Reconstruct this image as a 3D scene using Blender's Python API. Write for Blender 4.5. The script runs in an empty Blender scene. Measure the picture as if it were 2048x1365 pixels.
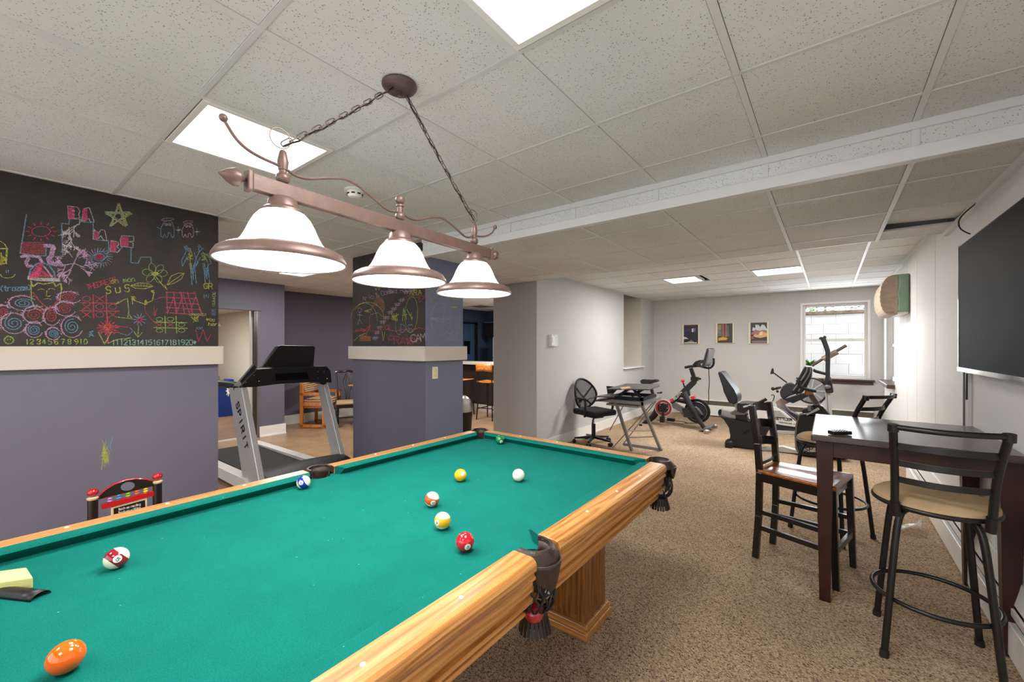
import bpy, bmesh, math, random
from mathutils import Vector, Matrix, Euler
random.seed(7)
SC = bpy.context.scene
COL = SC.collection
PI = math.pi
# ---------------------------------------------------------------- camera
FOC, YAW, HOR, CAMZ = 825.34, 0.65599, 692.5, 1.48
cam = bpy.data.objects.new('camera', bpy.data.cameras.new('camera'))
COL.objects.link(cam)
cam.location = (0, 0, CAMZ)
cam.rotation_euler = (PI / 2, 0, YAW)
cam.data.sensor_width = 36.0
cam.data.lens = FOC / 2048 * 36.0
cam.data.shift_y = (HOR - 682.5) / 2048
cam.data.clip_start = 0.02
SC.camera = cam
# ---------------------------------------------------------------- world, view, lights
SC.view_settings.view_transform = 'Standard'
SC.view_settings.look = 'None'
SC.view_settings.gamma = 1.0
SC.view_settings.exposure = 0.28
SC.view_settings.use_curve_mapping = False
SC.cycles.use_denoising = True
SC.cycles.max_bounces = 8
SC.cycles.diffuse_bounces = 5
SC.cycles.sample_clamp_indirect = 6.0
SC.cycles.caustics_reflective = False
SC.cycles.caustics_refractive = False
W = bpy.data.worlds.new('world'); SC.world = W; W.use_nodes = True
_bg = W.node_tree.nodes['Background']
_bg.inputs[0].default_value = (0.93, 0.97, 1.0, 1)
_bg.inputs[1].default_value = 2.0

def area(name, loc, sx, sy, power, col=(1, 1, 1), rot=(0, 0, 0)):
    l = bpy.data.lights.new(name, 'AREA'); l.shape = 'RECTANGLE'; l.size = sx; l.size_y = sy
    l.energy = power; l.color = col
    o = bpy.data.objects.new(name, l); o.location = loc; o.rotation_euler = rot; COL.objects.link(o); return o
HC = 2.513          # main ceiling height
HL = 2.365          # lowered ceiling height
WARM = (1.0, 0.975, 0.94); COOL = (1.0, 0.98, 0.96)
PANELS = [(-2.36, 0.865, 0), (-0.577, 0.865, 0), (-6.03, 2.70, 0), (-0.577, 6.75, 0), (-1.85, 6.75, 0), (-4.2, -0.33, 1), (-0.577, -0.9, 1), (-5.4, 5.4, 1), (-5.4, 8.0, 1), (-2.4, -0.9, 1)]
for i, (x, y, k) in enumerate(PANELS):
    pw = {0: 24, 1: 24, 2: 34, 3: 48, 4: 44, 5: 24, 6: 20, 7: 60, 8: 55, 9: 20}[i]
    a = area('panel_light', (x, y, HC - 0.03), 0.54, 0.54, pw, COOL if i in (3, 4) else WARM)
su = bpy.data.lights.new('sun', 'SUN'); su.energy = 2.5; su.angle = 0.3
so_ = bpy.data.objects.new('sun', su); so_.rotation_euler = (math.radians(22), 0, 0); COL.objects.link(so_)
# daylight through the far window
area('window_daylight', (0.06, 9.40, 1.55), 0.95, 1.3, 26, (0.9, 0.95, 1.0), (-PI / 2, 0, 0))

# ---------------------------------------------------------------- helpers
def ray(u, v):
    l = (u - 1024) / FOC
    c, s = math.cos(YAW), math.sin(YAW)
    return Vector((l * c - s, l * s + c, (HOR - v) / FOC))
def AX(u, v, X):
    r = ray(u, v); t = X / r.x; return Vector((X, r.y * t, CAMZ + r.z * t))
def AY(u, v, Y):
    r = ray(u, v); t = Y / r.y; return Vector((r.x * t, Y, CAMZ + r.z * t))
def AZ(u, v, Z):
    r = ray(u, v); t = (Z - CAMZ) / r.z; return Vector((r.x * t, r.y * t, Z))

def lin(c):
    if isinstance(c, str):
        c = c.lstrip('#'); c = [int(c[i:i + 2], 16) / 255 for i in (0, 2, 4)]
    return tuple((x / 12.92 if x <= 0.04045 else ((x + 0.055) / 1.055) ** 2.4) for x in c) + (1,)

def nodes(name):
    m = bpy.data.materials.new(name); m.use_nodes = True
    nt = m.node_tree; b = nt.nodes['Principled BSDF']
    return m, nt, b
def N(nt, t, **kw):
    n = nt.nodes.new(t)
    for k, v in kw.items(): setattr(n, k, v)
    return n
def ramp(nt, stops):
    r = N(nt, 'ShaderNodeValToRGB'); e = r.color_ramp.elements
    while len(e) < len(stops): e.new(0.5)
    for el, (p, c) in zip(e, stops):
        el.position = p; el.color = c if len(c) == 4 else tuple(c) + (1,)
    return r
def coords(nt, scale=(1, 1, 1), kind='Object', rot=(0, 0, 0)):
    if kind == 'World':
        g = N(nt, 'ShaderNodeNewGeometry'); src = g.outputs['Position']
    else:
        g = N(nt, 'ShaderNodeTexCoord'); src = g.outputs[kind]
    mp = N(nt, 'ShaderNodeMapping'); mp.inputs['Scale'].default_value = scale; mp.inputs['Rotation'].default_value = rot
    nt.links.new(src, mp.inputs[0]); return mp.outputs[0]
def noise(nt, vec, scale, detail=3, rough=0.5):
    n = N(nt, 'ShaderNodeTexNoise'); n.inputs['Scale'].default_value = scale
    n.inputs['Detail'].default_value = detail; n.inputs['Roughness'].default_value = rough
    nt.links.new(vec, n.inputs['Vector']); return n
def bump(nt, b, h, strength, dist=0.002):
    bp = N(nt, 'ShaderNodeBump'); bp.inputs['Strength'].default_value = strength; bp.inputs['Distance'].default_value = dist
    nt.links.new(h, bp.inputs['Height']); nt.links.new(bp.outputs[0], b.inputs['Normal'])

def plain(name, col, rough=0.5, metal=0.0, var=0.06, vs=6.0, bmp=0.0, bs=120.0, spec=0.5, coat=0.0):
    """a painted / moulded surface: base colour with soft mottling and fine relief"""
    m, nt, b = nodes(name)
    c = lin(col); v = coords(nt)
    n = noise(nt, v, vs, 4, 0.6)
    lo = tuple(x * (1 - var) for x in c[:3]) + (1,); hi = tuple(min(1, x * (1 + var)) for x in c[:3]) + (1,)
    r = ramp(nt, [(0.3, lo), (0.7, hi)]); nt.links.new(n.outputs[0], r.inputs[0]); nt.links.new(r.outputs[0], b.inputs['Base Color'])
    b.inputs['Roughness'].default_value = rough; b.inputs['Metallic'].default_value = metal
    b.inputs['Specular IOR Level'].default_value = spec; b.inputs['Coat Weight'].default_value = coat
    if bmp:
        n2 = noise(nt, v, bs, 2); bump(nt, b, n2.outputs[0], bmp)
    return m

def oak(name, axis, cols=('#8c5828', '#bd8040', '#d49c5c'), rough=0.30, sc=1.0):
    """grain running along an axis"""
    m, nt, b = nodes(name)
    s = [75 * sc, 75 * sc, 75 * sc]; s['xyz'.index(axis)] = 2.2 * sc
    v = coords(nt, s, 'World')
    n1 = noise(nt, v, 1.0, 5, 0.62)
    s2 = [9 * sc, 9 * sc, 9 * sc]; s2['xyz'.index(axis)] = 0.8 * sc
    v2 = coords(nt, s2, 'World')
    wv = N(nt, 'ShaderNodeTexWave'); wv.wave_type = 'RINGS'; wv.rings_direction = 'SPHERICAL'
    wv.inputs['Scale'].default_value = 2.2; wv.inputs['Distortion'].default_value = 11; wv.inputs['Detail'].default_value = 3
    nt.links.new(v2, wv.inputs['Vector'])
    mx = N(nt, 'ShaderNodeMixRGB'); mx.inputs[0].default_value = 0.26
    nt.links.new(n1.outputs[0], mx.inputs[1]); nt.links.new(wv.outputs[0], mx.inputs[2])
    r = ramp(nt, [(0.26, lin(cols[0])), (0.45, lin(cols[1])), (0.72, lin(cols[2]))])
    nt.links.new(mx.outputs[0], r.inputs[0]); nt.links.new(r.outputs[0], b.inputs['Base Color'])
    b.inputs['Roughness'].default_value = rough
    b.inputs['Coat Weight'].default_value = 0.4; b.inputs['Coat Roughness'].default_value = 0.18
    bump(nt, b, n1.outputs[0], 0.12, 0.001)
    return m

def emis(name, col, strength):
    m, nt, b = nodes(name)
    b.inputs['Base Color'].default_value = lin(col); b.inputs['Emission Color'].default_value = lin(col)
    b.inputs['Emission Strength'].default_value = strength; return m

# ---------------------------------------------------------------- mesh builder
class MB:
    def __init__(s): s.bm = bmesh.new(); s.mi = 0
    def _mark(s, faces):
        for f in faces: f.material_index = s.mi
    def box(s, c, d, rot=None):
        r = bmesh.ops.create_cube(s.bm, size=1.0)
        M = Matrix.Translation(Vector(c)) @ (rot.to_matrix().to_4x4() if isinstance(rot, Euler) else (rot or Matrix.Identity(4))) @ Matrix.Diagonal(Vector(d)).to_4x4()
        bmesh.ops.transform(s.bm, matrix=M, verts=r['verts'])
        s._mark({f for v in r['verts'] for f in v.link_faces}); return s
    def b2(s, a, b):
        a = Vector(a); b = Vector(b); return s.box((a + b) / 2, [abs(x) for x in (b - a)])
    def bar(s, p0, p1, w, h, up=(0, 0, 1), w1=None, h1=None):
        p0 = Vector(p0); p1 = Vector(p1); d = (p1 - p0).normalized(); up = Vector(up)
        if abs(d.dot(up)) > 0.98: up = Vector((0, 1, 0)) if abs(d.y) < .9 else Vector((1, 0, 0))
        sx = d.cross(up).normalized(); uz = sx.cross(d).normalized()
        w1 = w1 or w; h1 = h1 or h; vs = []
        for p, ww, hh in ((p0, w, h), (p1, w1, h1)):
            for i, j in ((-1, -1), (1, -1), (1, 1), (-1, 1)): vs.append(s.bm.verts.new(p + sx * i * ww / 2 + uz * j * hh / 2))
        fs = [s.bm.faces.new([vs[k] for k in q]) for q in ((3, 2, 1, 0), (4, 5, 6, 7), (0, 1, 5, 4), (1, 2, 6, 5), (2, 3, 7, 6), (3, 0, 4, 7))]
        s._mark(fs); return s
    def tube(s, pts, r, seg=10, closed=False, smooth=0, flat=None):
        pts = [Vector(p) for p in pts]
        for _ in range(smooth):
            q = []
            n = len(pts)
            rng = range(n) if closed else range(n - 1)
            if not closed: q.append(pts[0])
            for i in rng:
                a, b = pts[i], pts[(i + 1) % n]; q += [a * .75 + b * .25, a * .25 + b * .75]
            if not closed: q.append(pts[-1])
            pts = q
        n = len(pts); rr = r if isinstance(r, (list, tuple)) else None
        rings = []; up = None
        for i, p in enumerate(pts):
            if closed: t = pts[(i + 1) % n] - pts[i - 1]
            else: t = pts[min(i + 1, n - 1)] - pts[max(i - 1, 0)]
            t.normalize()
            if up is None:
                up = Vector((0, 0, 1)) if abs(t.z) < .9 else Vector((1, 0, 0))
                if flat is not None: up = Vector(flat)
            x = t.cross(up).normalized(); up = x.cross(t).normalized()
            ra = r
            if rr:
                f_ = i / (n - 1) * (len(rr) - 1); j_ = min(int(f_), len(rr) - 2); ra = rr[j_] + (rr[j_ + 1] - rr[j_]) * (f_ - j_)
            ring = []
            for k in range(seg):
                a = 2 * PI * k / seg
                ring.append(s.bm.verts.new(p + x * math.cos(a) * ra + up * math.sin(a) * ra))
            rings.append(ring)
        fs = []
        for i in range(n if closed else n - 1):
            A, B = rings[i], rings[(i + 1) % n]
            for k in range(seg): fs.append(s.bm.faces.new((A[k], A[(k + 1) % seg], B[(k + 1) % seg], B[k])))
        if not closed: fs.append(s.bm.faces.new(rings[0][::-1])); fs.append(s.bm.faces.new(rings[-1]))
        s._mark(fs); return s
    def strip(s, pts, w, t, up=(0, 0, 1), smooth=0):
        """flat bar following points: w across (along up), t thick"""
        pts = [Vector(p) for p in pts]
        for _ in range(smooth):
            q = [pts[0]]
            for a, b in zip(pts, pts[1:]): q += [a * .75 + b * .25, a * .25 + b * .75]
            q.append(pts[-1]); pts = q
        up = Vector(up); n = len(pts); R = []
        for i, p in enumerate(pts):
            d = (pts[min(i + 1, n - 1)] - pts[max(i - 1, 0)]).normalized()
            x = d.cross(up).normalized()
            R.append([s.bm.verts.new(p + x * a * t / 2 + up * b * w / 2) for a, b in ((-1, -1), (1, -1), (1, 1), (-1, 1))])
        fs = []
        for A, B in zip(R, R[1:]):
            for k in range(4): fs.append(s.bm.faces.new((A[k], A[(k + 1) % 4], B[(k + 1) % 4], B[k])))
        fs += [s.bm.faces.new(R[0][::-1]), s.bm.faces.new(R[-1])]
        s._mark(fs); return s
    def lathe(s, prof, c=(0, 0, 0), seg=24, M=None, cap=True):
        c = Vector(c); R = []
        for r, z in prof:
            ring = []
            for k in range(seg):
                a = 2 * PI * k / seg; v = Vector((r * math.cos(a), r * math.sin(a), z))
                if M is not None: v = M @ v
                ring.append(s.bm.verts.new(v + c))
            R.append(ring)
        fs = []
        for A, B in zip(R, R[1:]):
            for k in range(seg): fs.append(s.bm.faces.new((A[k], A[(k + 1) % seg], B[(k + 1) % seg], B[k])))
        if cap: fs += [s.bm.faces.new(R[0][::-1]), s.bm.faces.new(R[-1])]
        s._mark(fs); return s
    def cyl(s, p0, p1, r, seg=16, r1=None): return s.tube([p0, p1], [r, r1 if r1 is not None else r], seg)
    def ball(s, c, r, sc=(1, 1, 1), u=16, v=10):
        q = bmesh.ops.create_uvsphere(s.bm, u_segments=u, v_segments=v, radius=r)
        bmesh.ops.transform(s.bm, matrix=Matrix.Translation(Vector(c)) @ Matrix.Diagonal(Vector(sc)).to_4x4(), verts=q['verts'])
        s._mark({f for w in q['verts'] for f in w.link_faces}); return s
    def prism(s, poly, off):
        """poly: list of 3-D points (planar), extruded by the vector off, centred on the given plane"""
        off = Vector(off); A = [s.bm.verts.new(Vector(p) - off / 2) for p in poly]; B = [s.bm.verts.new(Vector(p) + off / 2) for p in poly]
        fs = [s.bm.faces.new(A[::-1]), s.bm.faces.new(B)]
        n = len(A)
        for k in range(n): fs.append(s.bm.faces.new((A[k], A[(k + 1) % n], B[(k + 1) % n], B[k])))
        s._mark(fs); return s
    def grid(s, f, nu, nv, thick=None):
        V = [[s.bm.verts.new(Vector(f(i / nu, j / nv))) for j in range(nv + 1)] for i in range(nu + 1)]
        s._mark([s.bm.faces.new((V[i][j], V[i + 1][j], V[i + 1][j + 1], V[i][j + 1])) for i in range(nu) for j in range(nv)]); return s
    def build(s, name, mat, parent=None, world=False, bevel=0.0, smooth=True, sub=0, solid=0.0, kind=None, label=None, seg=2):
        bmesh.ops.recalc_face_normals(s.bm, faces=s.bm.faces)
        me = bpy.data.meshes.new(name)
        if world and parent is not None:
            e = Matrix.Translation(parent.location) @ parent.rotation_euler.to_matrix().to_4x4()
            if parent.parent: 
                g = parent.parent; e = Matrix.Translation(g.location) @ g.rotation_euler.to_matrix().to_4x4() @ e
            bmesh.ops.transform(s.bm, matrix=e.inverted(), verts=s.bm.verts)
        s.bm.to_mesh(me); s.bm.free()
        for m in (mat if isinstance(mat, (list, tuple)) else [mat]): me.materials.append(m)
        o = bpy.data.objects.new(name, me); COL.objects.link(o)
        if parent is not None: o.parent = parent
        if smooth:
            for p in me.polygons: p.use_smooth = True
        if solid:
            q = o.modifiers.new('s', 'SOLIDIFY'); q.thickness = solid; q.offset = 0
        if bevel:
            q = o.modifiers.new('b', 'BEVEL'); q.width = bevel; q.segments = seg; q.limit_method = 'ANGLE'; q.angle_limit = 0.6
        if sub:
            q = o.modifiers.new('u', 'SUBSURF'); q.levels = sub; q.render_levels = sub
        if smooth and not sub:
            try: me.set_sharp_from_angle(angle=0.65)
            except Exception: pass
        if kind: o['kind'] = kind
        if label: o['label'] = label
        return o
def tag(o, label, cat, group=None):
    o['label'] = label; o['category'] = cat
    if group: o['group'] = group
    return o
def thing(name, label, cat, loc=(0, 0, 0), rz=0.0, group=None):
    o = bpy.data.objects.new(name, None); o.empty_display_size = 0.1; COL.objects.link(o)
    o.location = loc; o.rotation_euler = (0, 0, rz); return tag(o, label, cat, group)
def struct(o): o['kind'] = 'structure'; return o
def copy_tree(o, parent=None):
    c = o.copy(); COL.objects.link(c)
    if parent is not None: c.parent = parent
    for ch in [x for x in COL.objects if x.parent == o]: copy_tree(ch, c)
    return c
def same(o, name, loc, parent, rot=None):
    c = o.copy(); c.name = name; COL.objects.link(c); c.parent = parent; c.location = loc
    if rot: c.rotation_euler = rot
    return c

# ---------------------------------------------------------------- stroke lettering
GL = {'A': [(0, 0, 2, 6, 4, 0), (1, 2, 3, 2)], 'B': [(0, 0, 0, 6, 3, 6, 4, 5, 3, 3, 0, 3), (3, 3, 4, 2, 3, 0, 0, 0)], 'C': [(4, 5, 3, 6, 1, 6, 0, 4, 0, 2, 1, 0, 3, 0, 4, 1)],
 'D': [(0, 0, 0, 6, 2, 6, 4, 4, 4, 2, 2, 0, 0, 0)], 'E': [(4, 6, 0, 6, 0, 0, 4, 0), (0, 3, 3, 3)], 'F': [(4, 6, 0, 6, 0, 0), (0, 3, 3, 3)], 'G': [(4, 5, 3, 6, 1, 6, 0, 4, 0, 2, 1, 0, 3, 0, 4, 1, 4, 3, 2, 3)],
 'H': [(0, 0, 0, 6), (4, 0, 4, 6), (0, 3, 4, 3)], 'I': [(2, 0, 2, 6)], 'K': [(0, 0, 0, 6), (4, 6, 0, 3, 4, 0)], 'L': [(0, 6, 0, 0, 4, 0)], 'M': [(0, 0, 0, 6, 2, 3, 4, 6, 4, 0)], 'N': [(0, 0, 0, 6, 4, 0, 4, 6)],
 'O': [(1, 0, 0, 2, 0, 4, 1, 6, 3, 6, 4, 4, 4, 2, 3, 0, 1, 0)], 'P': [(0, 0, 0, 6, 3, 6, 4, 5, 4, 4, 3, 3, 0, 3)], 'R': [(0, 0, 0, 6, 3, 6, 4, 5, 4, 4, 3, 3, 0, 3), (2, 3, 4, 0)],
 'S': [(4, 5, 3, 6, 1, 6, 0, 5, 1, 3, 3, 3, 4, 1.5, 3, 0, 1, 0, 0, 1)], 'T': [(0, 6, 4, 6), (2, 6, 2, 0)], 'U': [(0, 6, 0, 1, 1, 0, 3, 0, 4, 1, 4, 6)], 'V': [(0, 6, 2, 0, 4, 6)], 'W': [(0, 6, 1, 0, 2, 4, 3, 0, 4, 6)],
 'X': [(0, 0, 4, 6), (0, 6, 4, 0)], 'Y': [(0, 6, 2, 3, 4, 6), (2, 3, 2, 0)], 'Z': [(0, 6, 4, 6, 0, 0, 4, 0)],
 'a': [(4, 4, 4, 0), (4, 3, 3, 4, 1, 4, 0, 2, 1, 0, 3, 0, 4, 1)], 'c': [(4, 3, 3, 4, 1, 4, 0, 2, 1, 0, 3, 0, 4, 1)], 'd': [(4, 6, 4, 0), (4, 3, 3, 4, 1, 4, 0, 2, 1, 0, 3, 0, 4, 1)], 'e': [(0, 2, 4, 2, 3, 4, 1, 4, 0, 2, 1, 0, 3, 0, 4, .7)],
 'g': [(4, 4, 4, -1, 3, -2, 1, -2), (4, 3, 3, 4, 1, 4, 0, 2, 1, 0, 3, 0, 4, 1)], 'h': [(0, 6, 0, 0), (0, 3, 1.5, 4, 3.5, 4, 4, 3, 4, 0)], 'i': [(2, 0, 2, 4), (2, 5.2, 2, 5.7)], 'l': [(2, 0, 2, 6)], 'm': [(0, 0, 0, 4), (0, 3, 1, 4, 2, 3, 2, 0), (2, 3, 3, 4, 4, 3, 4, 0)],
 'n': [(0, 0, 0, 4), (0, 3, 1.5, 4, 3.5, 4, 4, 3, 4, 0)], 'o': [(1, 0, 0, 2, 1, 4, 3, 4, 4, 2, 3, 0, 1, 0)], 'p': [(0, 4, 0, -2), (0, 3, 1, 4, 3, 4, 4, 2, 3, 0, 1, 0, 0, 1)], 'r': [(0, 0, 0, 4), (0, 2.6, 1.5, 4, 3.5, 4)],
 's': [(4, 3.5, 3, 4, 1, 4, 0, 3, 4, 1.3, 3, 0, 1, 0, 0, .5)], 't': [(1.5, 6, 1.5, 1, 2.5, 0, 4, .5), (0, 4, 3.5, 4)], 'u': [(0, 4, 0, 1, 1, 0, 3, 0, 4, 1), (4, 4, 4, 0)], 'w': [(0, 4, 1, 0, 2, 3, 3, 0, 4, 4)], 'z': [(0, 4, 4, 4, 0, 0, 4, 0)],
 '0': [(1, 0, 0, 2, 0, 4, 1, 6, 3, 6, 4, 4, 4, 2, 3, 0, 1, 0)], '1': [(1, 5, 2, 6, 2, 0)], '2': [(0, 5, 1, 6, 3, 6, 4, 5, 4, 4, 0, 0, 4, 0)], '3': [(0, 5, 1, 6, 3, 6, 4, 5, 3, 3, 2, 3), (3, 3, 4, 1.5, 3, 0, 1, 0, 0, 1)], '4': [(3, 0, 3, 6, 0, 2, 4, 2)],
 '5': [(4, 6, 0, 6, 0, 3.5, 3, 3.5, 4, 2, 3, 0, 0, 0)], '6': [(4, 5.5, 2, 6, 0, 4, 0, 1, 1, 0, 3, 0, 4, 1, 4, 2.5, 3, 3.3, 0, 2.5)], '7': [(0, 6, 4, 6, 1, 0)], '8': [(1, 3, 0, 4.5, 1, 6, 3, 6, 4, 4.5, 3, 3, 1, 3, 0, 1.5, 1, 0, 3, 0, 4, 1.5, 3, 3)],
 '9': [(4, 3.5, 1, 3, 0, 4.5, 1, 6, 3, 6, 4, 4.5, 4, 2, 2, 0)], '*': [(0, 3, 4, 3), (1, 1, 3, 5), (1, 5, 3, 1)], '&': [(4, 0, 0, 5, 1, 6, 2, 5, 0, 1.5, 1, 0, 4, 2.5)], ' ': [], '(': [(3, 6, 1, 4, 1, 2, 3, 0)], ')': [(1, 6, 3, 4, 3, 2, 1, 0)]}
def letters(txt, x, y, h, adv=5.6, jit=0.0):
    """strokes in 2-D (y up), as lists of points"""
    out = []
    k = h / 6
    for ch in txt:
        for st in GL.get(ch, []):
            out.append([(x + (st[i] + random.uniform(-jit, jit)) * k, y + (st[i + 1] + random.uniform(-jit, jit)) * k) for i in range(0, len(st), 2)])
        x += adv * k
    return out
def ribbon(mb, pts3, w, nrm):
    """flat strokes on a surface with normal nrm"""
    nrm = Vector(nrm)
    P_ = [Vector(p) for p in pts3]
    for a, b in zip(P_, P_[1:]):
        d = b - a
        if d.length < 1e-6: continue
        d.normalize(); sx = d.cross(nrm) * w / 2; e = d * w * .3
        vs = [mb.bm.verts.new(q) for q in (a - sx - e, a + sx - e, b + sx + e, b - sx + e)]
        f = mb.bm.faces.new(vs); f.material_index = mb.mi
# ================================================================ materials
def ceiling_tile_mat():
    m, nt, b = nodes('fissured_tile')
    v = coords(nt, (1, 1, 1), 'World')
    nz = noise(nt, v, 40, 2); 
    mixv = N(nt, 'ShaderNodeVectorMath', operation='MULTIPLY_ADD'); mixv.inputs[1].default_value = (0.012,) * 3
    nt.links.new(nz.outputs['Color'], mixv.inputs[0]); nt.links.new(v, mixv.inputs[2])
    vo = N(nt, 'ShaderNodeTexVoronoi'); vo.inputs['Scale'].default_value = 150; vo.inputs['Randomness'].default_value = 1.0
    nt.links.new(mixv.outputs[0], vo.inputs['Vector'])
    rnd = N(nt, 'ShaderNodeSeparateColor'); nt.links.new(vo.outputs['Color'], rnd.inputs[0])
    # hole radius differs per cell: distance < random
    sub = N(nt, 'ShaderNodeMath', operation='SUBTRACT'); 
    mul = N(nt, 'ShaderNodeMath', operation='MULTIPLY'); mul.inputs[1].default_value = 0.40
    p = N(nt, 'ShaderNodeMath', operation='POWER'); p.inputs[1].default_value = 2.6
    nt.links.new(rnd.outputs[0], p.inputs[0]); nt.links.new(p.outputs[0], mul.inputs[0])
    nt.links.new(vo.outputs['Distance'], sub.inputs[0]); nt.links.new(mul.outputs[0], sub.inputs[1])
    r = ramp(nt, [(0.0, lin('#a3a19d')), (0.06, lin('#e2e3e2'))]); r.color_ramp.interpolation = 'LINEAR'
    nt.links.new(sub.outputs[0], r.inputs[0])
    n2 = noise(nt, v, 1.1, 3)
    r2 = ramp(nt, [(0.35, lin('#e9e6e0')), (0.65, lin('#ffffff'))]); nt.links.new(n2.outputs[0], r2.inputs[0])
    mx = N(nt, 'ShaderNodeMixRGB', blend_type='MULTIPLY'); mx.inputs[0].default_value = 0.6
    nt.links.new(r.outputs[0], mx.inputs[1]); nt.links.new(r2.outputs[0], mx.inputs[2]); nt.links.new(mx.outputs[0], b.inputs['Base Color'])
    b.inputs['Roughness'].default_value = 0.95; b.inputs['Specular IOR Level'].default_value = 0.1
    bump(nt, b, r.outputs[0], 0.35, 0.002)
    return m
def carpet_mat():
    m, nt, b = nodes('loop_carpet')
    v = coords(nt, (1, 1, 1), 'World', (0, 0, 0.42))
    vo = N(nt, 'ShaderNodeTexVoronoi'); vo.inputs['Scale'].default_value = 225; vo.inputs['Randomness'].default_value = 0.55
    v2 = N(nt, 'ShaderNodeMapping'); v2.inputs['Scale'].default_value = (0.62, 1.25, 1); nt.links.new(v, v2.inputs[0])
    nt.links.new(v2.outputs[0], vo.inputs['Vector'])
    sp = N(nt, 'ShaderNodeSeparateColor'); nt.links.new(vo.outputs['Color'], sp.inputs[0])
    r = ramp(nt, [(0.0, lin('#473d34')), (0.14, lin('#8a7762')), (0.42, lin('#bea388')), (0.75, lin('#d2b799')), (1.0, lin('#e0c9ae'))])
    nt.links.new(sp.outputs[0], r.inputs[0])
    rd = ramp(nt, [(0.0, (1, 1, 1, 1)), (0.75, (0.66, 0.64, 0.62, 1))]); nt.links.new(vo.outputs['Distance'], rd.inputs[0])  # gaps between loops darkened: pile shade painted into the colour
    mx = N(nt, 'ShaderNodeMixRGB', blend_type='MULTIPLY'); mx.inputs[0].default_value = 0.9
    nt.links.new(r.outputs[0], mx.inputs[1]); nt.links.new(rd.outputs[0], mx.inputs[2])
    nb = noise(nt, v, 1.3, 4, 0.6); rb = ramp(nt, [(0.35, lin('#d8d0c8')), (0.65, lin('#ffffff'))]); nt.links.new(nb.outputs[0], rb.inputs[0])
    m2 = N(nt, 'ShaderNodeMixRGB', blend_type='MULTIPLY'); m2.inputs[0].default_value = 0.5
    nt.links.new(mx.outputs[0], m2.inputs[1]); nt.links.new(rb.outputs[0], m2.inputs[2]); nt.links.new(m2.outputs[0], b.inputs['Base Color'])
    b.inputs['Roughness'].default_value = 1.0; b.inputs['Specular IOR Level'].default_value = 0.05
    inv = N(nt, 'ShaderNodeMath', operation='SUBTRACT'); inv.inputs[0].default_value = 1; nt.links.new(vo.outputs['Distance'], inv.inputs[1])
    bump(nt, b, inv.outputs[0], 0.7, 0.004)
    return m
def vinyl_mat():
    m, nt, b = nodes('tan_vinyl')
    v = coords(nt, (1, 1, 1), 'World')
    n1 = noise(nt, v, 3.0, 6, 0.7); n2 = noise(nt, v, 26, 5, 0.7)
    mx = N(nt, 'ShaderNodeMixRGB'); mx.inputs[0].default_value = 0.45; nt.links.new(n1.outputs[0], mx.inputs[1]); nt.links.new(n2.outputs[0], mx.inputs[2])
    r = ramp(nt, [(0.35, lin('#86694f')), (0.52, lin('#a08264')), (0.68, lin('#b29577'))]); nt.links.new(mx.outputs[0], r.inputs[0])
    nt.links.new(r.outputs[0], b.inputs['Base Color']); b.inputs['Roughness'].default_value = 0.33
    return m
def felt_mat():
    m, nt, b = nodes('green_felt')
    v = coords(nt, (1, 1, 1), 'World')
    n1 = noise(nt, v, 420, 2, 0.7); n0 = noise(nt, v, 6, 4, 0.6)
    r = ramp(nt, [(0.3, lin('#005a51')), (0.55, lin('#00695f')), (0.8, lin('#06786d'))]); nt.links.new(n1.outputs[0], r.inputs[0])
    r0 = ramp(nt, [(0.35, lin('#e8e8e8')), (0.65, lin('#ffffff'))]); nt.links.new(n0.outputs[0], r0.inputs[0])
    mm = N(nt, 'ShaderNodeMixRGB', blend_type='MULTIPLY'); mm.inputs[0].default_value = 0.6; nt.links.new(r.outputs[0], mm.inputs[1]); nt.links.new(r0.outputs[0], mm.inputs[2])
    vo = N(nt, 'ShaderNodeTexVoronoi'); vo.inputs['Scale'].default_value = 38; nt.links.new(v, vo.inputs['Vector'])
    sp = N(nt, 'ShaderNodeSeparateColor'); nt.links.new(vo.outputs['Color'], sp.inputs[0])
    a = N(nt, 'ShaderNodeMath', operation='GREATER_THAN'); a.inputs[1].default_value = 0.86; nt.links.new(sp.outputs[0], a.inputs[0])
    c = N(nt, 'ShaderNodeMath', operation='LESS_THAN'); c.inputs[1].default_value = 0.06; nt.links.new(vo.outputs['Distance'], c.inputs[0])
    d = N(nt, 'ShaderNodeMath', operation='MULTIPLY'); nt.links.new(a.outputs[0], d.inputs[0]); nt.links.new(c.outputs[0], d.inputs[1])
    e = N(nt, 'ShaderNodeMath', operation='MULTIPLY'); e.inputs[1].default_value = 0.5; nt.links.new(d.outputs[0], e.inputs[0])
    mx = N(nt, 'ShaderNodeMixRGB'); mx.inputs[2].default_value = lin('#9fd8c8'); nt.links.new(e.outputs[0], mx.inputs[0]); nt.links.new(mm.outputs[0], mx.inputs[1])
    nt.links.new(mx.outputs[0], b.inputs['Base Color']); b.inputs['Roughness'].default_value = 0.95
    b.inputs['Specular IOR Level'].default_value = 0.15; b.inputs['Sheen Weight'].default_value = 0.0
    return m
def mesh_fabric():
    m, nt, b = nodes('mesh_fabric'); v = coords(nt)
    b.inputs['Base Color'].default_value = lin('#1c1c1e'); b.inputs['Roughness'].default_value = 0.8
    ck = N(nt, 'ShaderNodeTexVoronoi'); ck.inputs['Scale'].default_value = 220; nt.links.new(v, ck.inputs['Vector'])
    r = ramp(nt, [(0.30, (0.62, 0.62, 0.62, 1)), (0.5, (0.82, 0.82, 0.82, 1))]); nt.links.new(ck.outputs['Distance'], r.inputs[0]); nt.links.new(r.outputs[0], b.inputs['Alpha'])
    return m
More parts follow.
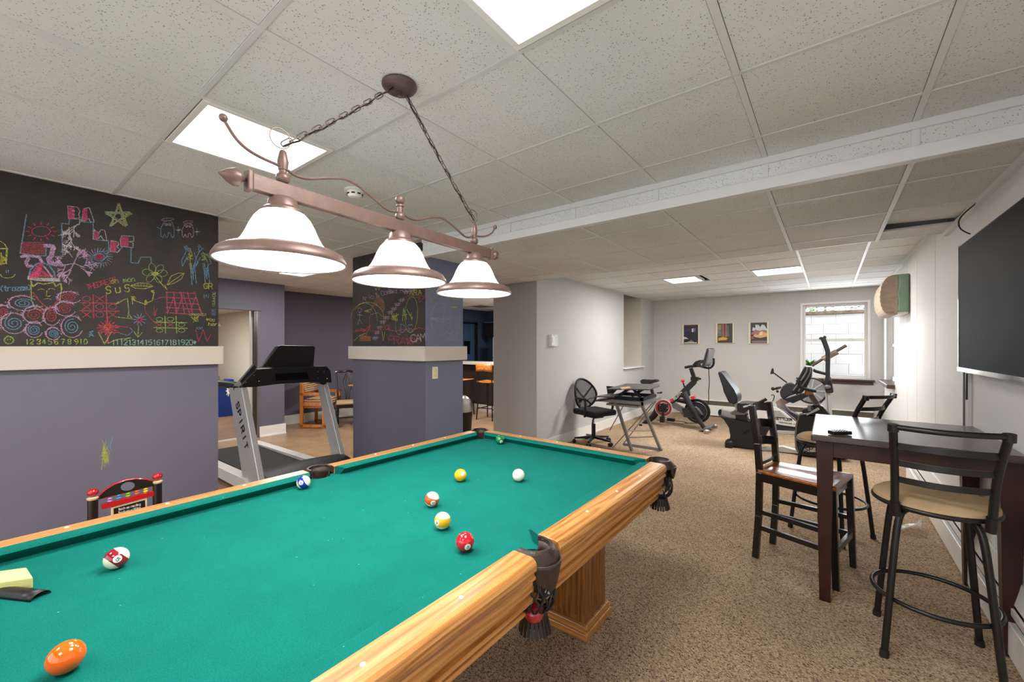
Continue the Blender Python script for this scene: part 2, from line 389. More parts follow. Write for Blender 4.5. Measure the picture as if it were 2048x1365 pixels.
def chalk_mat(name, col):
    m, nt, b = nodes(name); v = coords(nt, (1, 1, 1), 'World')
    b.inputs['Base Color'].default_value = lin(col); b.inputs['Roughness'].default_value = 1; b.inputs['Specular IOR Level'].default_value = 0
    n = noise(nt, v, 260, 3, 0.8); r = ramp(nt, [(0.40, (0.10,) * 3 + (1,)), (0.64, (0.78,) * 3 + (1,))]); nt.links.new(n.outputs[0], r.inputs[0]); nt.links.new(r.outputs[0], b.inputs['Alpha'])
    return m
def board_mat():
    m, nt, b = nodes('chalkboard_paint'); v = coords(nt, (1, 1, 1), 'World')
    n = noise(nt, v, 2.2, 5, 0.65); r = ramp(nt, [(0.35, lin('#2a2624')), (0.7, lin('#3c3734'))]); nt.links.new(n.outputs[0], r.inputs[0])
    nt.links.new(r.outputs[0], b.inputs['Base Color']); b.inputs['Roughness'].default_value = 0.7; b.inputs['Specular IOR Level'].default_value = 0.3; return m
def weave_mat():
    m, nt, b = nodes('patterned_upholstery'); v = coords(nt, (1, 1, 1), 'World')
    w1 = N(nt, 'ShaderNodeTexWave'); w1.bands_direction = 'Z'; w1.inputs['Scale'].default_value = 9; w1.inputs['Distortion'].default_value = 1.5; nt.links.new(v, w1.inputs['Vector'])
    ck = N(nt, 'ShaderNodeTexChecker'); ck.inputs['Scale'].default_value = 34; nt.links.new(v, ck.inputs['Vector'])
    ck.inputs[1].default_value = lin('#8c3f3c'); ck.inputs[2].default_value = lin('#3f3230')
    r = ramp(nt, [(0.0, lin('#b39a6e')), (0.45, lin('#c4ab7c')), (0.5, (0, 0, 0, 1))]); r.color_ramp.interpolation = 'CONSTANT'
    st = N(nt, 'ShaderNodeMath', operation='GREATER_THAN'); st.inputs[1].default_value = 0.62; nt.links.new(w1.outputs[1], st.inputs[0])
    mx = N(nt, 'ShaderNodeMixRGB'); mx.inputs[1].default_value = lin('#bda274'); nt.links.new(st.outputs[0], mx.inputs[0]); nt.links.new(ck.outputs[0], mx.inputs[2])
    nt.links.new(mx.outputs[0], b.inputs['Base Color']); b.inputs['Roughness'].default_value = 0.95; return m
def ball_mat(name, col, stripe):
    m, nt, b = nodes(name); g = N(nt, 'ShaderNodeTexCoord'); sp = N(nt, 'ShaderNodeSeparateXYZ')
    nm = N(nt, 'ShaderNodeVectorMath', operation='NORMALIZE'); nt.links.new(g.outputs['Object'], nm.inputs[0]); nt.links.new(nm.outputs[0], sp.inputs[0])
    cream = lin('#efe6cc'); base = None
    out = N(nt, 'ShaderNodeMixRGB')
    if stripe:
        ab = N(nt, 'ShaderNodeMath', operation='ABSOLUTE'); nt.links.new(sp.outputs[2], ab.inputs[0])
        gt = N(nt, 'ShaderNodeMath', operation='GREATER_THAN'); gt.inputs[1].default_value = 0.47; nt.links.new(ab.outputs[0], gt.inputs[0])
        nt.links.new(gt.outputs[0], out.inputs[0]); out.inputs[1].default_value = lin(col); out.inputs[2].default_value = cream
    else:
        out.inputs[0].default_value = 0; out.inputs[1].default_value = lin(col)
    nt.links.new(out.outputs[0], b.inputs['Base Color'])
    b.inputs['Roughness'].default_value = 0.08; b.inputs['Coat Weight'].default_value = 0.6; b.inputs['Coat Roughness'].default_value = 0.03
    return m
MT = dict(
 tile=ceiling_tile_mat(), carpet=carpet_mat(), vinyl=vinyl_mat(), felt=felt_mat(), mesh=mesh_fabric(), board=board_mat(), weave=weave_mat(),
 grid=plain('white_grid_metal', '#cfcfcd', 0.5, var=0.02), gridmain=plain('white_painted_metal', '#dadad8', 0.45, var=0.02),
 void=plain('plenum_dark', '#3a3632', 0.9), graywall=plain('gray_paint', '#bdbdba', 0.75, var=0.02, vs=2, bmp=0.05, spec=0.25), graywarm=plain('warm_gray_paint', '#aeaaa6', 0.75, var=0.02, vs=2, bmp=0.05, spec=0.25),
 white=plain('white_wall_paint', '#dcdbd8', 0.6, var=0.02, vs=2, bmp=0.05, spec=0.3), trimw=plain('white_trim_paint', '#e9e6e1', 0.4, var=0.02), farwall=plain('pale_gray_paint', '#c9c6c2', 0.7, var=0.02, vs=2, bmp=0.05, spec=0.25),
 purple=plain('purple_gray_paint', '#686573', 0.62, var=0.04, vs=1.5, bmp=0.06, spec=0.3), navy=plain('navy_paint', '#333f5a', 0.65, var=0.04, vs=1.5), slatew=plain('slate_gray_paint', '#6d7186', 0.65, var=0.05, vs=1.5, bmp=0.06, spec=0.3), shadedpurple=plain('shaded_purple_gray_paint', '#5a5664', 0.65, var=0.04, vs=1.5, bmp=0.05, spec=0.3),  # the darker purple is the same paint, with dim light put into its colour
 ledge=plain('cream_ledge_paint', '#bfb4a9', 0.5, var=0.03, vs=4), cream=plain('cream_wall_paint', '#cfc8ba', 0.7, var=0.02), brownsill=plain('dark_brown_wood', '#4a2f28', 0.4, var=0.15, vs=12),
 oaky=oak('oak_along_y', 'y'), oakx=oak('oak_along_x', 'x'), oakz=oak('oak_upright', 'z', ('#5c3513', '#85501f', '#a0692f')),
 orangewood=oak('orange_oak', 'z', ('#a5591a', '#c87426', '#d98a38'), 0.4), orangewoodx=oak('orange_oak_seat', 'x', ('#a5591a', '#c87426', '#d98a38'), 0.4),
 leather=plain('brown_leather', '#33241f', 0.38, var=0.4, vs=60, bmp=0.9, bs=110), liner=plain('pocket_liner', '#2a1d18', 0.5, var=0.3, vs=20), net=plain('black_leather_net', '#1b1614', 0.5, var=0.2),
 pearl=plain('pearl_inlay', '#efe9dc', 0.25, var=0.05), bronze=plain('brushed_bronze', '#6c554e', 0.42, 0.25, var=0.14, vs=30, bmp=0.15), bronzed=plain('dark_bronze', '#5d4a45', 0.5, 0.2, var=0.2, vs=40, bmp=0.2),
 black=plain('black_plastic', '#161617', 0.42, var=0.1, spec=.35), blackm=plain('black_metal', '#171514', 0.36, 0.1, var=0.15, vs=14), rubber=plain('black_rubber', '#161616', 0.8), dark=plain('charcoal_plastic', '#222225', 0.5, var=0.08, spec=.35),
 vinylpad=plain('black_vinyl_pad', '#1b1c1f', 0.28, var=0.1, bmp=0.1, bs=200), silver=plain('silver_paint', '#b3b2b1', 0.35, 0.35, var=0.03), steel=plain('brushed_steel', '#b8b6b2', 0.28, 0.9, var=0.05), chrome=plain('chrome', '#d8d8d8', 0.08, 1.0, var=0.01), graymetal=plain('gray_metal', '#6f6d6b', 0.4, 0.3, var=0.06),
 lightgray=plain('light_gray_plastic', '#c9c6c1', 0.45, var=0.04), espresso=plain('espresso_wood', '#341a14', 0.36, var=0.25, vs=9, spec=0.3, coat=0.08), espt=oak('espresso_top', 'x', ('#241612', '#33201a', '#422a22'), 0.42), blackwood=plain('black_painted_wood', '#17120f', 0.28, var=0.2, vs=8, coat=0.2), seatwood=oak('honey_seat_wood', 'x', ('#6e3410', '#94501c', '#ad6526'), 0.30),
 suede=plain('tan_suede', '#b49a78', 0.95, var=0.1, vs=9, bmp=0.15, bs=300, spec=0.1), screen=plain('dark_screen', '#0e0e0f', 0.6, var=0.02, spec=0.04), red=plain('red_paint', '#b3141c', 0.25, var=0.05, coat=0.4), redp=plain('red_plastic', '#c0302c', 0.4), wood=plain('pale_wood', '#d9bf94', 0.5, var=0.08, vs=20),
 blue=plain('blue_plastic', '#1446a8', 0.45, var=0.08), foam=plain('yellow_foam', '#dfd98a', 0.9, var=0.08, vs=14, bmp=0.3, bs=300), mint=plain('green_wrap', '#86a48c', 0.6, var=0.12, vs=8), cardb=plain('cream_card', '#e2dabf', 0.6, var=.04), deskm=plain('desk_gray_metal', '#8a8886', 0.4, 0.3, var=0.05), tanfab=plain('tan_padded_fabric', '#b09c88', 0.85, var=0.12, vs=16, bmp=0.3, bs=60),
 counter=plain('white_countertop', '#ddd4c8', 0.3, var=0.03), darkcab=plain('black_cabinet', '#1a1716', 0.4, var=0.1), brownpanel=plain('dark_brown_panel', '#2c211b', 0.5, var=0.2), fridge=plain('white_appliance', '#c9c4c4', 0.35, var=0.02), ivory=plain('ivory_plate', '#d8cfae', 0.4), block=plain('white_block_paint', '#f2f2f2', 0.85, var=0.03, vs=5, bmp=0.4, bs=50), rust=plain('weathered_cap', '#8a7a6c', 0.9, var=0.4, vs=9), leaf=plain('green_leaf', '#5f9c3a', 0.6, var=0.3, vs=20),
 shade=emis('lit_white_glass', '#ffffff', 1.5), panel=emis('lit_diffuser', '#ffffff', 2.4), bulb=emis('lit_bulb', '#fffaf0', 8.0),
 redglass=plain('red_ring', '#7c2a2c', 0.3, var=0.1), flywheel=plain('gray_flywheel', '#8f9092', 0.35, 0.4, var=0.08), bronzepaint=plain('taupe_paint', '#857468', 0.4, 0.15, var=0.05), brownarm=plain('brown_grip', '#4a3a34', 0.5), lint=plain('lint', '#dddddd', 0.8),
)
m, nt, b = nodes('window_glass'); b.inputs['Base Color'].default_value = (1, 1, 1, 1); b.inputs['Roughness'].default_value = 0.02; b.inputs['Transmission Weight'].default_value = 1; b.inputs['IOR'].default_value = 1.02; MT['glass'] = m
m, nt, b = nodes('clear_plastic'); b.inputs['Base Color'].default_value = (0.93, 0.96, 0.94, 1); b.inputs['Roughness'].default_value = 0.12; b.inputs['Alpha'].default_value = 0.28; MT['clear'] = m
CH = {k: chalk_mat('chalk_' + n, c) for k, n, c in (('w', 'white', '#d8d2cc'), ('p', 'pink', '#d0567c'), ('r', 'red', '#cc5260'), ('b', 'blue', '#7fa8c4'), ('y', 'yellow', '#ccc862'), ('g', 'green', '#a8c068'), ('l', 'lavender', '#d0a8c8'), ('o', 'orange', '#e09060'), ('m', 'mint', '#a8d8b8'), ('k', 'faint', '#bdb6c4'))}
CHK = list(CH)
# ================================================================ setting
def sbox(name, a, b, mat, parent=None, bevel=0, kind=True):
    o = MB().b2(a, b).build(name, mat, parent, bevel=bevel, smooth=False)
    if kind and parent is None: o['kind'] = 'structure'
    return o
LX = -8.1
floor = sbox('floor', (-3.55, -2.5, -0.12), (0.9, 9.7, 0), MT['carpet'])
sbox('floor_vinyl', (-12.2, -2.5, -0.12), (-3.55, 9.7, 0), MT['vinyl'], floor)
# ---- ceiling: slab above, hanging tiles and T-bars as pieces
ceil = sbox('ceiling', (-12.2, -2.5, HC + 0.09), (0.9, 9.7, HC + 0.2), MT['void'])
GX = [-0.28 + k * 0.594 for k in range(-14, 2)]          # grid lines across
GX = [x for x in GX if x > LX] ; GXR = GX + [0.73]; GXA = [LX] + GXR
YN = [0.565 - 0.6 * 2, 0.565 - 0.6, 0.565, 1.165, 1.765, 2.365, 2.64]
YK = [2.365 + 0.6 * k for k in range(12)] + [9.34]
YL = [2.655, 3.08, 3.69, 4.30, 4.62]
YF = [4.64, 5.22, 5.83, 6.44, 7.05, 7.66, 8.27, 8.88, 9.5]
tiles = {}
tcount = [0]
LIGHTCELLS = [(x, y) for x, y, k in PANELS]
def tile(x0, x1, y0, y1, z, tilt=None):
    for lx, ly in LIGHTCELLS:
        if x0 < lx < x1 and y0 < ly < y1 and z > HL + .05: return
    key = (round(x1 - x0, 3), round(y1 - y0, 3))
    if key not in tiles:
        o = MB().box((0, 0, 0.008), (x1 - x0 - 0.029, y1 - y0 - 0.021, 0.016)).build('ceiling_tile', MT['tile'], ceil, smooth=False)
        tiles[key] = o
    else:
        o = tiles[key].copy(); COL.objects.link(o)
    o.parent = ceil; o.location = ((x0 + x1) / 2, (y0 + y1) / 2, z + 0.001 + random.uniform(0, 0.0015)); tcount[0] += 1
    if tilt: o.rotation_euler = tilt; o.location.z += .022
    return o
XR = [x for x in GXA if x > -3.3]
for ys, xs, z in ((YN, GXA, HC), (YK, [x for x in GXA if x < -3.2], HC), (YL, [-3.85] + [x for x in GXR if x > -3.3], HL), (YF, [x for x in GXR if x > -3.3], HC)):
    for y0, y1 in zip(ys, ys[1:]):
        for x0, x1 in zip(xs, xs[1:]):
            if z == HC and ys is YK and (x1 > -3.2 or (y0 > 4.4 and x0 > -4.2)): continue
            if ys is YN and x1 < -6.8 and y0 < 0.9: continue
            tl = (0.075, 0.05, 0) if (ys is YL and abs(y0 - 3.69) < .01 and x0 > 0.2) else None
            tile(x0, x1, y0, y1, z, tl)
bars = {}
def tbar(a, b, z, w=0.024):
    L = round((Vector(b) - Vector(a)).length, 3); d = Vector(b) - Vector(a); k = (L, w)
    if k not in bars:
        o = MB().box((0, 0, 0.002), (w, L, 0.008)).build('grid_bar', MT['gridmain'] if w > .02 else MT['grid'], ceil, smooth=False); bars[k] = o
    else:
        o = bars[k].copy(); COL.objects.link(o)
    o.parent = ceil; o.location = ((a[0] + b[0]) / 2, (a[1] + b[1]) / 2, z); o.rotation_euler = (0, 0, 0 if abs(d.y) > abs(d.x) else PI / 2)
for x in GX:
    tbar((x, -0.9), (x, 2.64), HC, 0.025)
    if x < -3.2: tbar((x, 2.64), (x, 9.34 if x < -4.0 else 4.7), HC)
    if x > -3.3: tbar((x, 2.66), (x, 4.62), HL, 0.025); tbar((x, 4.64), (x, 9.5), HC, 0.025)
for y in YN[:-1]: tbar((LX, y), (0.73, y), HC, 0.018)
for y in YK[1:-1]: tbar((LX, y), (-3.25 if y < 4.6 else -4.0, y), HC, 0.016)
for y in YL[1:-1]: tbar((-3.85, y), (0.73, y), HL, 0.016)
for y in YF[1:-1]: tbar((-3.2, y), (0.73, y), HC, 0.015)
# ---- dropped soffit
sof = MB().b2((-3.14, 2.655, HL + .02), (0.73, 2.69, HC + .09)).build('trim_1', MT['gridmain'], smooth=False); struct(sof)
xs = [-3.13] + [x for x in GX if x > -3.1] + [0.73]
MB().b2((-3.13, 2.632, HC - 0.035), (0.73, 2.66, HC + 0.01)).build('top_rail', MT['gridmain'], sof, smooth=False)
MB().b2((-3.12, 2.625, HL - 0.028), (0.73, 2.68, HL + 0.035)).build('bottom_rail', MT['gridmain'], sof, smooth=False, bevel=.004)
for i, x in enumerate(xs[1:-1]): MB().b2((x - .014, 2.64, HL + .03), (x + .014, 2.66, HC - .03)).build('mullion', MT['gridmain'], sof, smooth=False)
for x0, x1 in zip(xs, xs[1:]): MB().b2((x0 + .014, 2.648, HL + .035), (x1 - .014, 2.656, HC - .035)).build('soffit_tile', MT['tile'], sof, smooth=False)
sbox('trim_2', (-3.9, 4.62, HL), (0.73, 4.64, HC + 0.09), MT['gridmain'])
sbox('trim_3', (-3.9, 2.72, HL), (-3.86, 4.72, HC + 0.09), MT['graywarm'])
sbox('trim_11', (-3.30, 2.60, HC), (-3.10, 2.70, HC + .09), MT['gridmain'])
# wall angle along the right wall
sbox('trim_4', (0.70, 2.66, HL - .028), (0.73, 4.62, HL + .003), MT['gridmain'])
sbox('trim_5', (0.705, -1.0, HC - .022), (0.73, 2.62, HC + .004), MT['gridmain'])
sbox('trim_6', (0.705, 4.64, HC - .022), (0.73, 9.5, HC + .004), MT['gridmain'])
# ---- chalkboard wall on the left
wl = sbox('wall_left', (-4.02, -2.2, 0), (-3.87, 1.18, HC + .09), MT['purple'])
MB().b2((-3.871, -2.2, 1.47), (-3.866, 1.18, HC)).build('chalkboard', MT['board'], wl, smooth=False)
sbox('trim_7', (-4.06, -2.2, 1.336), (-3.83, 1.205, 1.478), MT['ledge'], bevel=.003)
# ---- pillar
wp = sbox('wall_pillar', (-4.43, 2.70, 0), (-3.155, 3.22, HC + .09), MT['shadedpurple'])
MB().b2((-4.43, 2.695, 1.47), (-3.157, 2.70, HC)).build('chalkboard', MT['board'], wp, smooth=False)
MB().b2((-3.157, 2.70, 0), (-3.151, 3.22, HC)).build('side_face', MT['slatew'], wp, smooth=False)
sbox('trim_8', (-4.47, 2.66, 1.330), (-3.118, 3.255, 1.477), MT['ledge'], bevel=.003)
# ---- gray walls on the right of the passage
wg = MB(); wg.b2((-3.97, 4.72, 0), (-3.2, 7.74, HC + .09)); wg.b2((-3.97, 8.715, 0), (-3.2, 9.6, HC + .09)); wg.b2((-3.97, 7.74, 0), (-3.2, 8.715, 1.03)); wg.b2((-3.97, 7.74, 1.03), (-3.72, 8.715, HC + .09))
wg = struct(wg.build('wall_gray', MT['graywall'], smooth=False))
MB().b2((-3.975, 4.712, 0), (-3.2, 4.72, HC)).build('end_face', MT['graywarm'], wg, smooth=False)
MB().b2((-3.72, 8.705, 1.05), (-3.205, 8.715, HC)).build('niche_jamb', MT['cream'], wg, smooth=False)
MB().b2((-3.72, 7.74, 1.05), (-3.2, 7.75, HC)).build('niche_jamb', MT['cream'], wg, smooth=False)
MB().b2((-3.72, 7.72, 1.025), (-3.15, 8.80, 1.055)).build('niche_sill', MT['trimw'], wg, bevel=.008)
bb = MB(); bb.b2((-3.2, 4.70, 0), (-3.183, 9.5, 0.15)); bb.b2((-3.183, 4.70, 0), (-3.178, 9.5, .02)); struct(bb.build('baseboard_left', MT['trimw'], smooth=False))
# ---- right wall with a window near the corner
wr = MB(); wr.b2((0.73, -2.2, 0), (0.88, 7.95, HC + .09)); wr.b2((0.73, 9.05, 0), (0.88, 9.6, HC + .09)); wr.b2((0.73, 7.95, 0), (0.88, 9.05, 0.93)); wr.b2((0.73, 7.95, 2.05), (0.88, 9.05, HC + .09))
wr = struct(wr.build('wall_right', MT['white'], smooth=False))
for y in (6.05, 6.72, 5.1): MB().b2((0.7285, y - .004, .37), (0.731, y + .004, HC)).build('panel_seam', MT['white'], wr, smooth=False)
w2 = struct(MB().b2((0.80, 7.95, .93), (0.83, 9.05, .99)).b2((0.80, 7.95, 1.99), (0.83, 9.05, 2.05)).b2((0.80, 7.95, .93), (0.83, 8.0, 2.05)).b2((0.80, 9.0, .93), (0.83, 9.05, 2.05)).b2((0.80, 7.95, 1.47), (0.83, 9.05, 1.51)).build('window_2', MT['trimw'], smooth=False))
MB().b2((0.812, 8.0, .99), (0.816, 9.0, 1.99)).build('pane', MT['glass'], w2, smooth=False)
MB().b2((0.64, 7.88, .875), (0.80, 9.14, .93)).build('window_sill', MT['brownsill'], w2, bevel=.006)
# ---- far wall with window
wf = MB(); wf.b2((-3.3, 9.5, 0), (-0.44, 9.66, HC + .09)); wf.b2((0.564, 9.5, 0), (0.9, 9.66, HC + .09)); wf.b2((-0.44, 9.5, 0), (0.564, 9.66, .885)); wf.b2((-0.44, 9.5, 2.287), (0.564, 9.66, HC + .09))
wf = struct(wf.build('wall_far', MT['farwall'], smooth=False))
w1 = MB()
for a, b_ in (((-.44, 9.488, .885), (-.40, 9.60, 2.287)), ((.524, 9.488, .885), (.564, 9.60, 2.287)), ((-.40, 9.490, 2.247), (.524, 9.60, 2.287)), ((-.40, 9.490, .885), (.524, 9.60, .905))): w1.b2(a, b_)
w1 = struct(w1.build('window_1', MT['trimw'], smooth=False, bevel=.003))
def sash(z0, z1, y, nm):
    f = MB(); f.b2((-.40, y, z0), (-.36, y + .03, z1)); f.b2((.484, y, z0), (.524, y + .03, z1)); f.b2((-.36, y + .002, z0), (.484, y + .03, z0 + .045)); f.b2((-.36, y + .002, z1 - .045), (.484, y + .03, z1))
    f = f.build(nm, MT['trimw'], w1, smooth=False, bevel=.003)
    MB().b2((-.36, y + .012, z0 + .045), (.484, y + .016, z1 - .045)).build('pane', MT['glass'], f, smooth=False)
sash(.905, 1.61, 9.53, 'lower_sash'); sash(1.57, 2.247, 9.565, 'upper_sash')
for x in (-.15, .30): MB().b2((x - .03, 9.515, 1.605), (x + .03, 9.535, 1.62)).build('sash_lock', MT['trimw'], w1)
sl = MB(); sl.b2((-.50, 9.44, .855), (.62, 9.50, .885)); sl.b2((-.47, 9.475, .80), (.60, 9.50, .855)); sl.build('window_sill', MT['brownsill'], w1, smooth=False, bevel=.006)
# outside: painted block retaining wall
wo = sbox('wall_outside', (-2.0, 10.55, -0.3), (2.2, 10.7, 2.12), MT['block'])
blk = None
for r in range(11):
    for c in range(7):
        x = -1.3 + c * .4 + (.2 if r % 2 else 0); z = 2.02 - r * .2
        if blk is None: blk = MB().box((0, 0, 0), (.397, .05, .197)).build('block', MT['block'], wo, smooth=False, bevel=.004); o = blk
        else: o = same(blk, 'block', (0, 0, 0), wo)
        o.location = (x, 10.535 + random.uniform(-.003, .003), z)
MB().b2((-2, 10.48, 2.12), (2.2, 10.78, 2.19)).build('wall_cap', MT['rust'], wo, smooth=False, bevel=.01)
hg = MB()
for i in range(900):
    p = Vector((random.uniform(-1.6, 1.8), random.uniform(10.8, 11.5), random.uniform(2.15, 2.7))); a = random.uniform(0, 6); d = Vector((math.cos(a), math.sin(a) * .6, random.uniform(-.5, .9))).normalized() * random.uniform(.04, .09)
    n = d.cross(Vector((random.random(), random.random(), 1))).normalized() * .02
    hg.bm.faces.new([hg.bm.verts.new(q) for q in (p, p + d * .5 + n, p + d, p + d * .5 - n)])
hg = tag(hg.build('hedge', MT['leaf'], smooth=False), 'strip of green leaves above the block wall outside the window', 'hedge'); hg['kind'] = 'stuff'
fern = thing('window_plant', 'small bright green plant outside the lower left of the window', 'plant', (-.30, 10.1, 0))
fl = MB()
for i in range(60):
    a = random.uniform(0, 2 * PI); d = Vector((math.cos(a) * .12, math.sin(a) * .12, random.uniform(.02, .16))); n = Vector((-math.sin(a), math.cos(a), 0)) * .02; p = Vector((0, 0, 1.08))
    fl.bm.faces.new([fl.bm.verts.new(q) for q in (p, p + d * .5 + n, p + d, p + d * .5 - n)])
fl.build('leaf_cluster', MT['leaf'], fern, smooth=False, kind='stuff')
MB().tube([(0, 0, 0), (.01, .01, .6), (0, 0, 1.1)], [.01, .004]).build('stem', MT['leaf'], fern)
sbox('ground', (-3.5, 9.66, -.12), (4, 12.5, 0), MT['rust'])
# ---- purple wall with the closet opening, and the long left wall
wq = MB(); wq.b2((-7.56, 2.80, 0), (-7.32, 3.19, HC + .09)); wq.b2((-7.55, -2.2, 0), (-7.32, 1.6, HC + .09)); wq.b2((-7.55, 1.6, 2.06), (-7.32, 2.80, HC + .09)); wq.b2((-8.3, 3.1, 0), (-7.56, 3.19, HC + .09))
wq = struct(wq.build('wall_purple', MT['purple'], smooth=False))
t9 = MB().b2((-7.30, 1.55, 2.05), (-7.34, 2.83, 2.10)); struct(t9.build('trim_9', MT['purple'], smooth=False))
MB().b2((-7.56, 2.79, 0), (-7.33, 2.80, 2.06)).build('jamb', MT['black'], wq, smooth=False)
MB().b2((-7.345, 2.775, 0), (-7.315, 2.80, 2.06)).build('jamb_edge', MT['graymetal'], wq, smooth=False)
MB().b2((-7.62, 2.765, 0), (-7.565, 2.80, 2.1)).build('door_edge', MT['trimw'], wq, smooth=False)
sbox('trim_10', (-7.45, 1.6, 0), (-7.34, 2.78, .025), MT['ledge'])
wc = MB(); wc.b2((-12.2, 3.5, 0), (-8.22, 3.6, 2.6)); wc.b2((-12.2, 0, 0), (-12.1, 3.5, 2.6)); wc.b2((-12.2, -.1, 0), (-7.6, 0, 2.6)); struct(wc.build('wall_closet', MT['cream'], smooth=False))
clc = sbox('ceiling_closet', (-12.2, 0, 2.22), (-8.25, 3.5, 2.26), MT['grid'])
MB().b2((-8.25, 0, 2.22), (-7.56, 3.1, 2.26)).build('ceiling_panel', MT['grid'], clc, smooth=False)
for y in (2.9, 2.3): MB().b2((-12.1, y - .01, 2.215), (-8.25, y + .01, 2.22)).build('grid_bar', MT['trimw'], clc, smooth=False)
area('closet_fill', (-9.6, 1.8, 2.2), 0.6, 0.6, 55, WARM)  # unseen lamp added to brighten the closet and its bin
wd = MB(); wd.b2((LX - .1, 3.19, 0), (LX, 6.0, HC + .09)); struct(wd.build('wall_back_left', MT['shadedpurple'], smooth=False))
wn = MB(); wn.b2((LX - .1, 6.0, 0), (LX, 9.45, HC + .09)); wn.b2((LX - .1, 9.34, 0), (-3.9, 9.45, HC + .09)); struct(wn.build('wall_kitchen', MT['navy'], smooth=False))
bb = MB()
bb.b2((-7.32, 2.80, 0), (-7.303, 3.19, .17)); bb.b2((-8.1, 3.19, 0), (-7.303, 3.207, .17)); bb.b2((-7.303, 2.80, 0), (-7.29, 3.21, .02)); bb.b2((LX, 3.2, 0), (LX + .017, 9.3, .17)); bb.b2((LX + .017, 3.2, 0), (LX + .03, 9.3, .02))
struct(bb.build('baseboard_back', MT['trimw'], smooth=False))
# kitchen door
kd = MB().b2((LX, 8.10, 0), (LX + .012, 8.74, 2.10)).build('door_1', plain('navy_door', '#2f4560', 0.5), smooth=False); struct(kd)
MB().b2((LX, 8.74, 0), (LX + .03, 8.86, 2.16)).b2((LX, 8.0, 2.10), (LX + .03, 8.86, 2.16)).build('door_frame', MT['black'], kd, smooth=False)
MB().b2((LX, 8.30, 1.25), (LX + .02, 8.55, 1.62)).build('door_window', MT['screen'], kd, smooth=False)
# ---- ceiling lights
def clight(x, y, z, lab):
    t = thing('ceiling_light', lab, 'ceiling light', (x, y, z), 0, 'square recessed ceiling lights')
    f = MB()
    for a, b_ in (((-.285, -.285), (.285, -.262)), ((-.285, .262), (.285, .285)), ((-.285, -.262), (-.262, .262)), ((.262, -.262), (.285, .262))): f.b2((a[0], a[1], -.006), (b_[0], b_[1], .03))
    f.build('frame', MT['trimw'], t, smooth=False)
    MB().box((0, 0, .008), (.526, .526, .006)).build('diffuser', MT['panel'], t, smooth=False)
LL_ = None
LL = {0: 'square lit ceiling panel behind the pendant chain', 1: 'square lit ceiling panel at the top edge, nearest the camera', 2: 'lit ceiling panel half hidden by the largest pendant shade, above the treadmill',
      3: 'right one of the two small lit ceiling panels in the exercise area', 4: 'left one of the two small lit ceiling panels in the exercise area'}
for x, y, k in PANELS:
    i = PANELS.index((x, y, k))
    if not k: clight(x, y, HC, LL[i])
vt = thing('ceiling_vent', 'gray square vent in the kitchen ceiling beyond the passage', 'vent', (-7.15, 7.98, HC - .004))
MB().box((0, 0, 0), (.5, .5, .01)).build('vent_frame', MT['lightgray'], vt, smooth=False)
for k in range(9): MB().box((0, -.2 + k * .05, -.008), (.44, .02, .008)).build('louver', MT['graymetal'], vt, smooth=False)
sm = thing('smoke_detector', 'round white smoke detector on the ceiling behind the pendant bar', 'smoke detector', (-2.49, 1.53, HC))
MB().lathe([(.065, 0), (.067, -.010), (.06, -.014)], seg=28).build('base', MT['trimw'], sm)
MB().lathe([(.048, -.014), (.048, -.034), (.038, -.050), (.025, -.054)], seg=28).build('housing', MT['trimw'], sm)
for k in range(8):
    a = k * PI / 4; MB().box((.0465 * math.cos(a), .0465 * math.sin(a), -.032), (.008, .022, .008), Euler((0, 0, a))).build('slot', MT['black'], sm, smooth=False)
# ================================================================ chalk drawings (flat marks on the boards)
def cpt(x, y): return (x * .3078, 330 + y * .3078)
CC = [0]
def chalk(parent, nm, items, plane='L'):
    mb = MB(); CC[0] += 1
    for j, (c, w, pts) in enumerate(items):
        mb.mi = CHK.index(c); w *= (.72 if plane == 'L' else .95); eps = .0012 + .00003 * ((CC[0] * 7 + j) % 60)
        if plane == 'L': q = [AX(*cpt(x, y), -3.866) + Vector((eps, 0, 0)) for x, y in pts]; n = (1, 0, 0)
        elif plane == 'F': q = [AY(700 + x / 5.688, 480 + y / 5.688, 2.695) - Vector((0, eps, 0)) for x, y in pts]; n = (0, -1, 0)
        else: q = [AX(700 + x / 5.688, 480 + y / 5.688, -3.151) + Vector((eps, 0, 0)) for x, y in pts]; n = (1, 0, 0)
        ribbon(mb, q, w, n)
    return mb.build(nm, [CH[k] for k in CHK], parent, smooth=False, kind='stuff')
def ell(cx, cy, rx, ry, n=20, a0=0, a1=2 * PI, rot=0):
    out = []
    for i in range(n + 1):
        a = a0 + (a1 - a0) * i / n; x, y = rx * math.cos(a), ry * math.sin(a)
        out.append((cx + x * math.cos(rot) - y * math.sin(rot), cy + x * math.sin(rot) + y * math.cos(rot)))
    return out
def spiral(cx, cy, rx, ry, turns=2.2, n=36, ph=0, k0=.15):
    return [(cx + rx * (k0 + (1 - k0) * i / n) * math.cos(ph + turns * 2 * PI * i / n), cy + ry * (k0 + (1 - k0) * i / n) * math.sin(ph + turns * 2 * PI * i / n)) for i in range(n + 1)]
def wr_(txt, x, y, h, c, w=.006, rot=0, jit=.25, adv=5.6):
    out = []
    for s in letters(txt, 0, 0, h, adv, jit): out.append((c, w, [(x + a * math.cos(rot) + b_ * math.sin(rot), y - b_ * math.cos(rot) + a * math.sin(rot)) for a, b_ in s]))
    return out
def hatch(c, w, poly_x0, x1, y0, y1, n, sk=0): return [(c, w, [(poly_x0 + (x1 - poly_x0) * i / n, y0), (poly_x0 + (x1 - poly_x0) * i / n + sk, y1)]) for i in range(n + 1)]
def scrib(c, w, cx, cy, rx, ry, n): return [(c, w, [(cx + random.gauss(0, rx), cy + random.gauss(0, ry)) for _ in range(n)])]
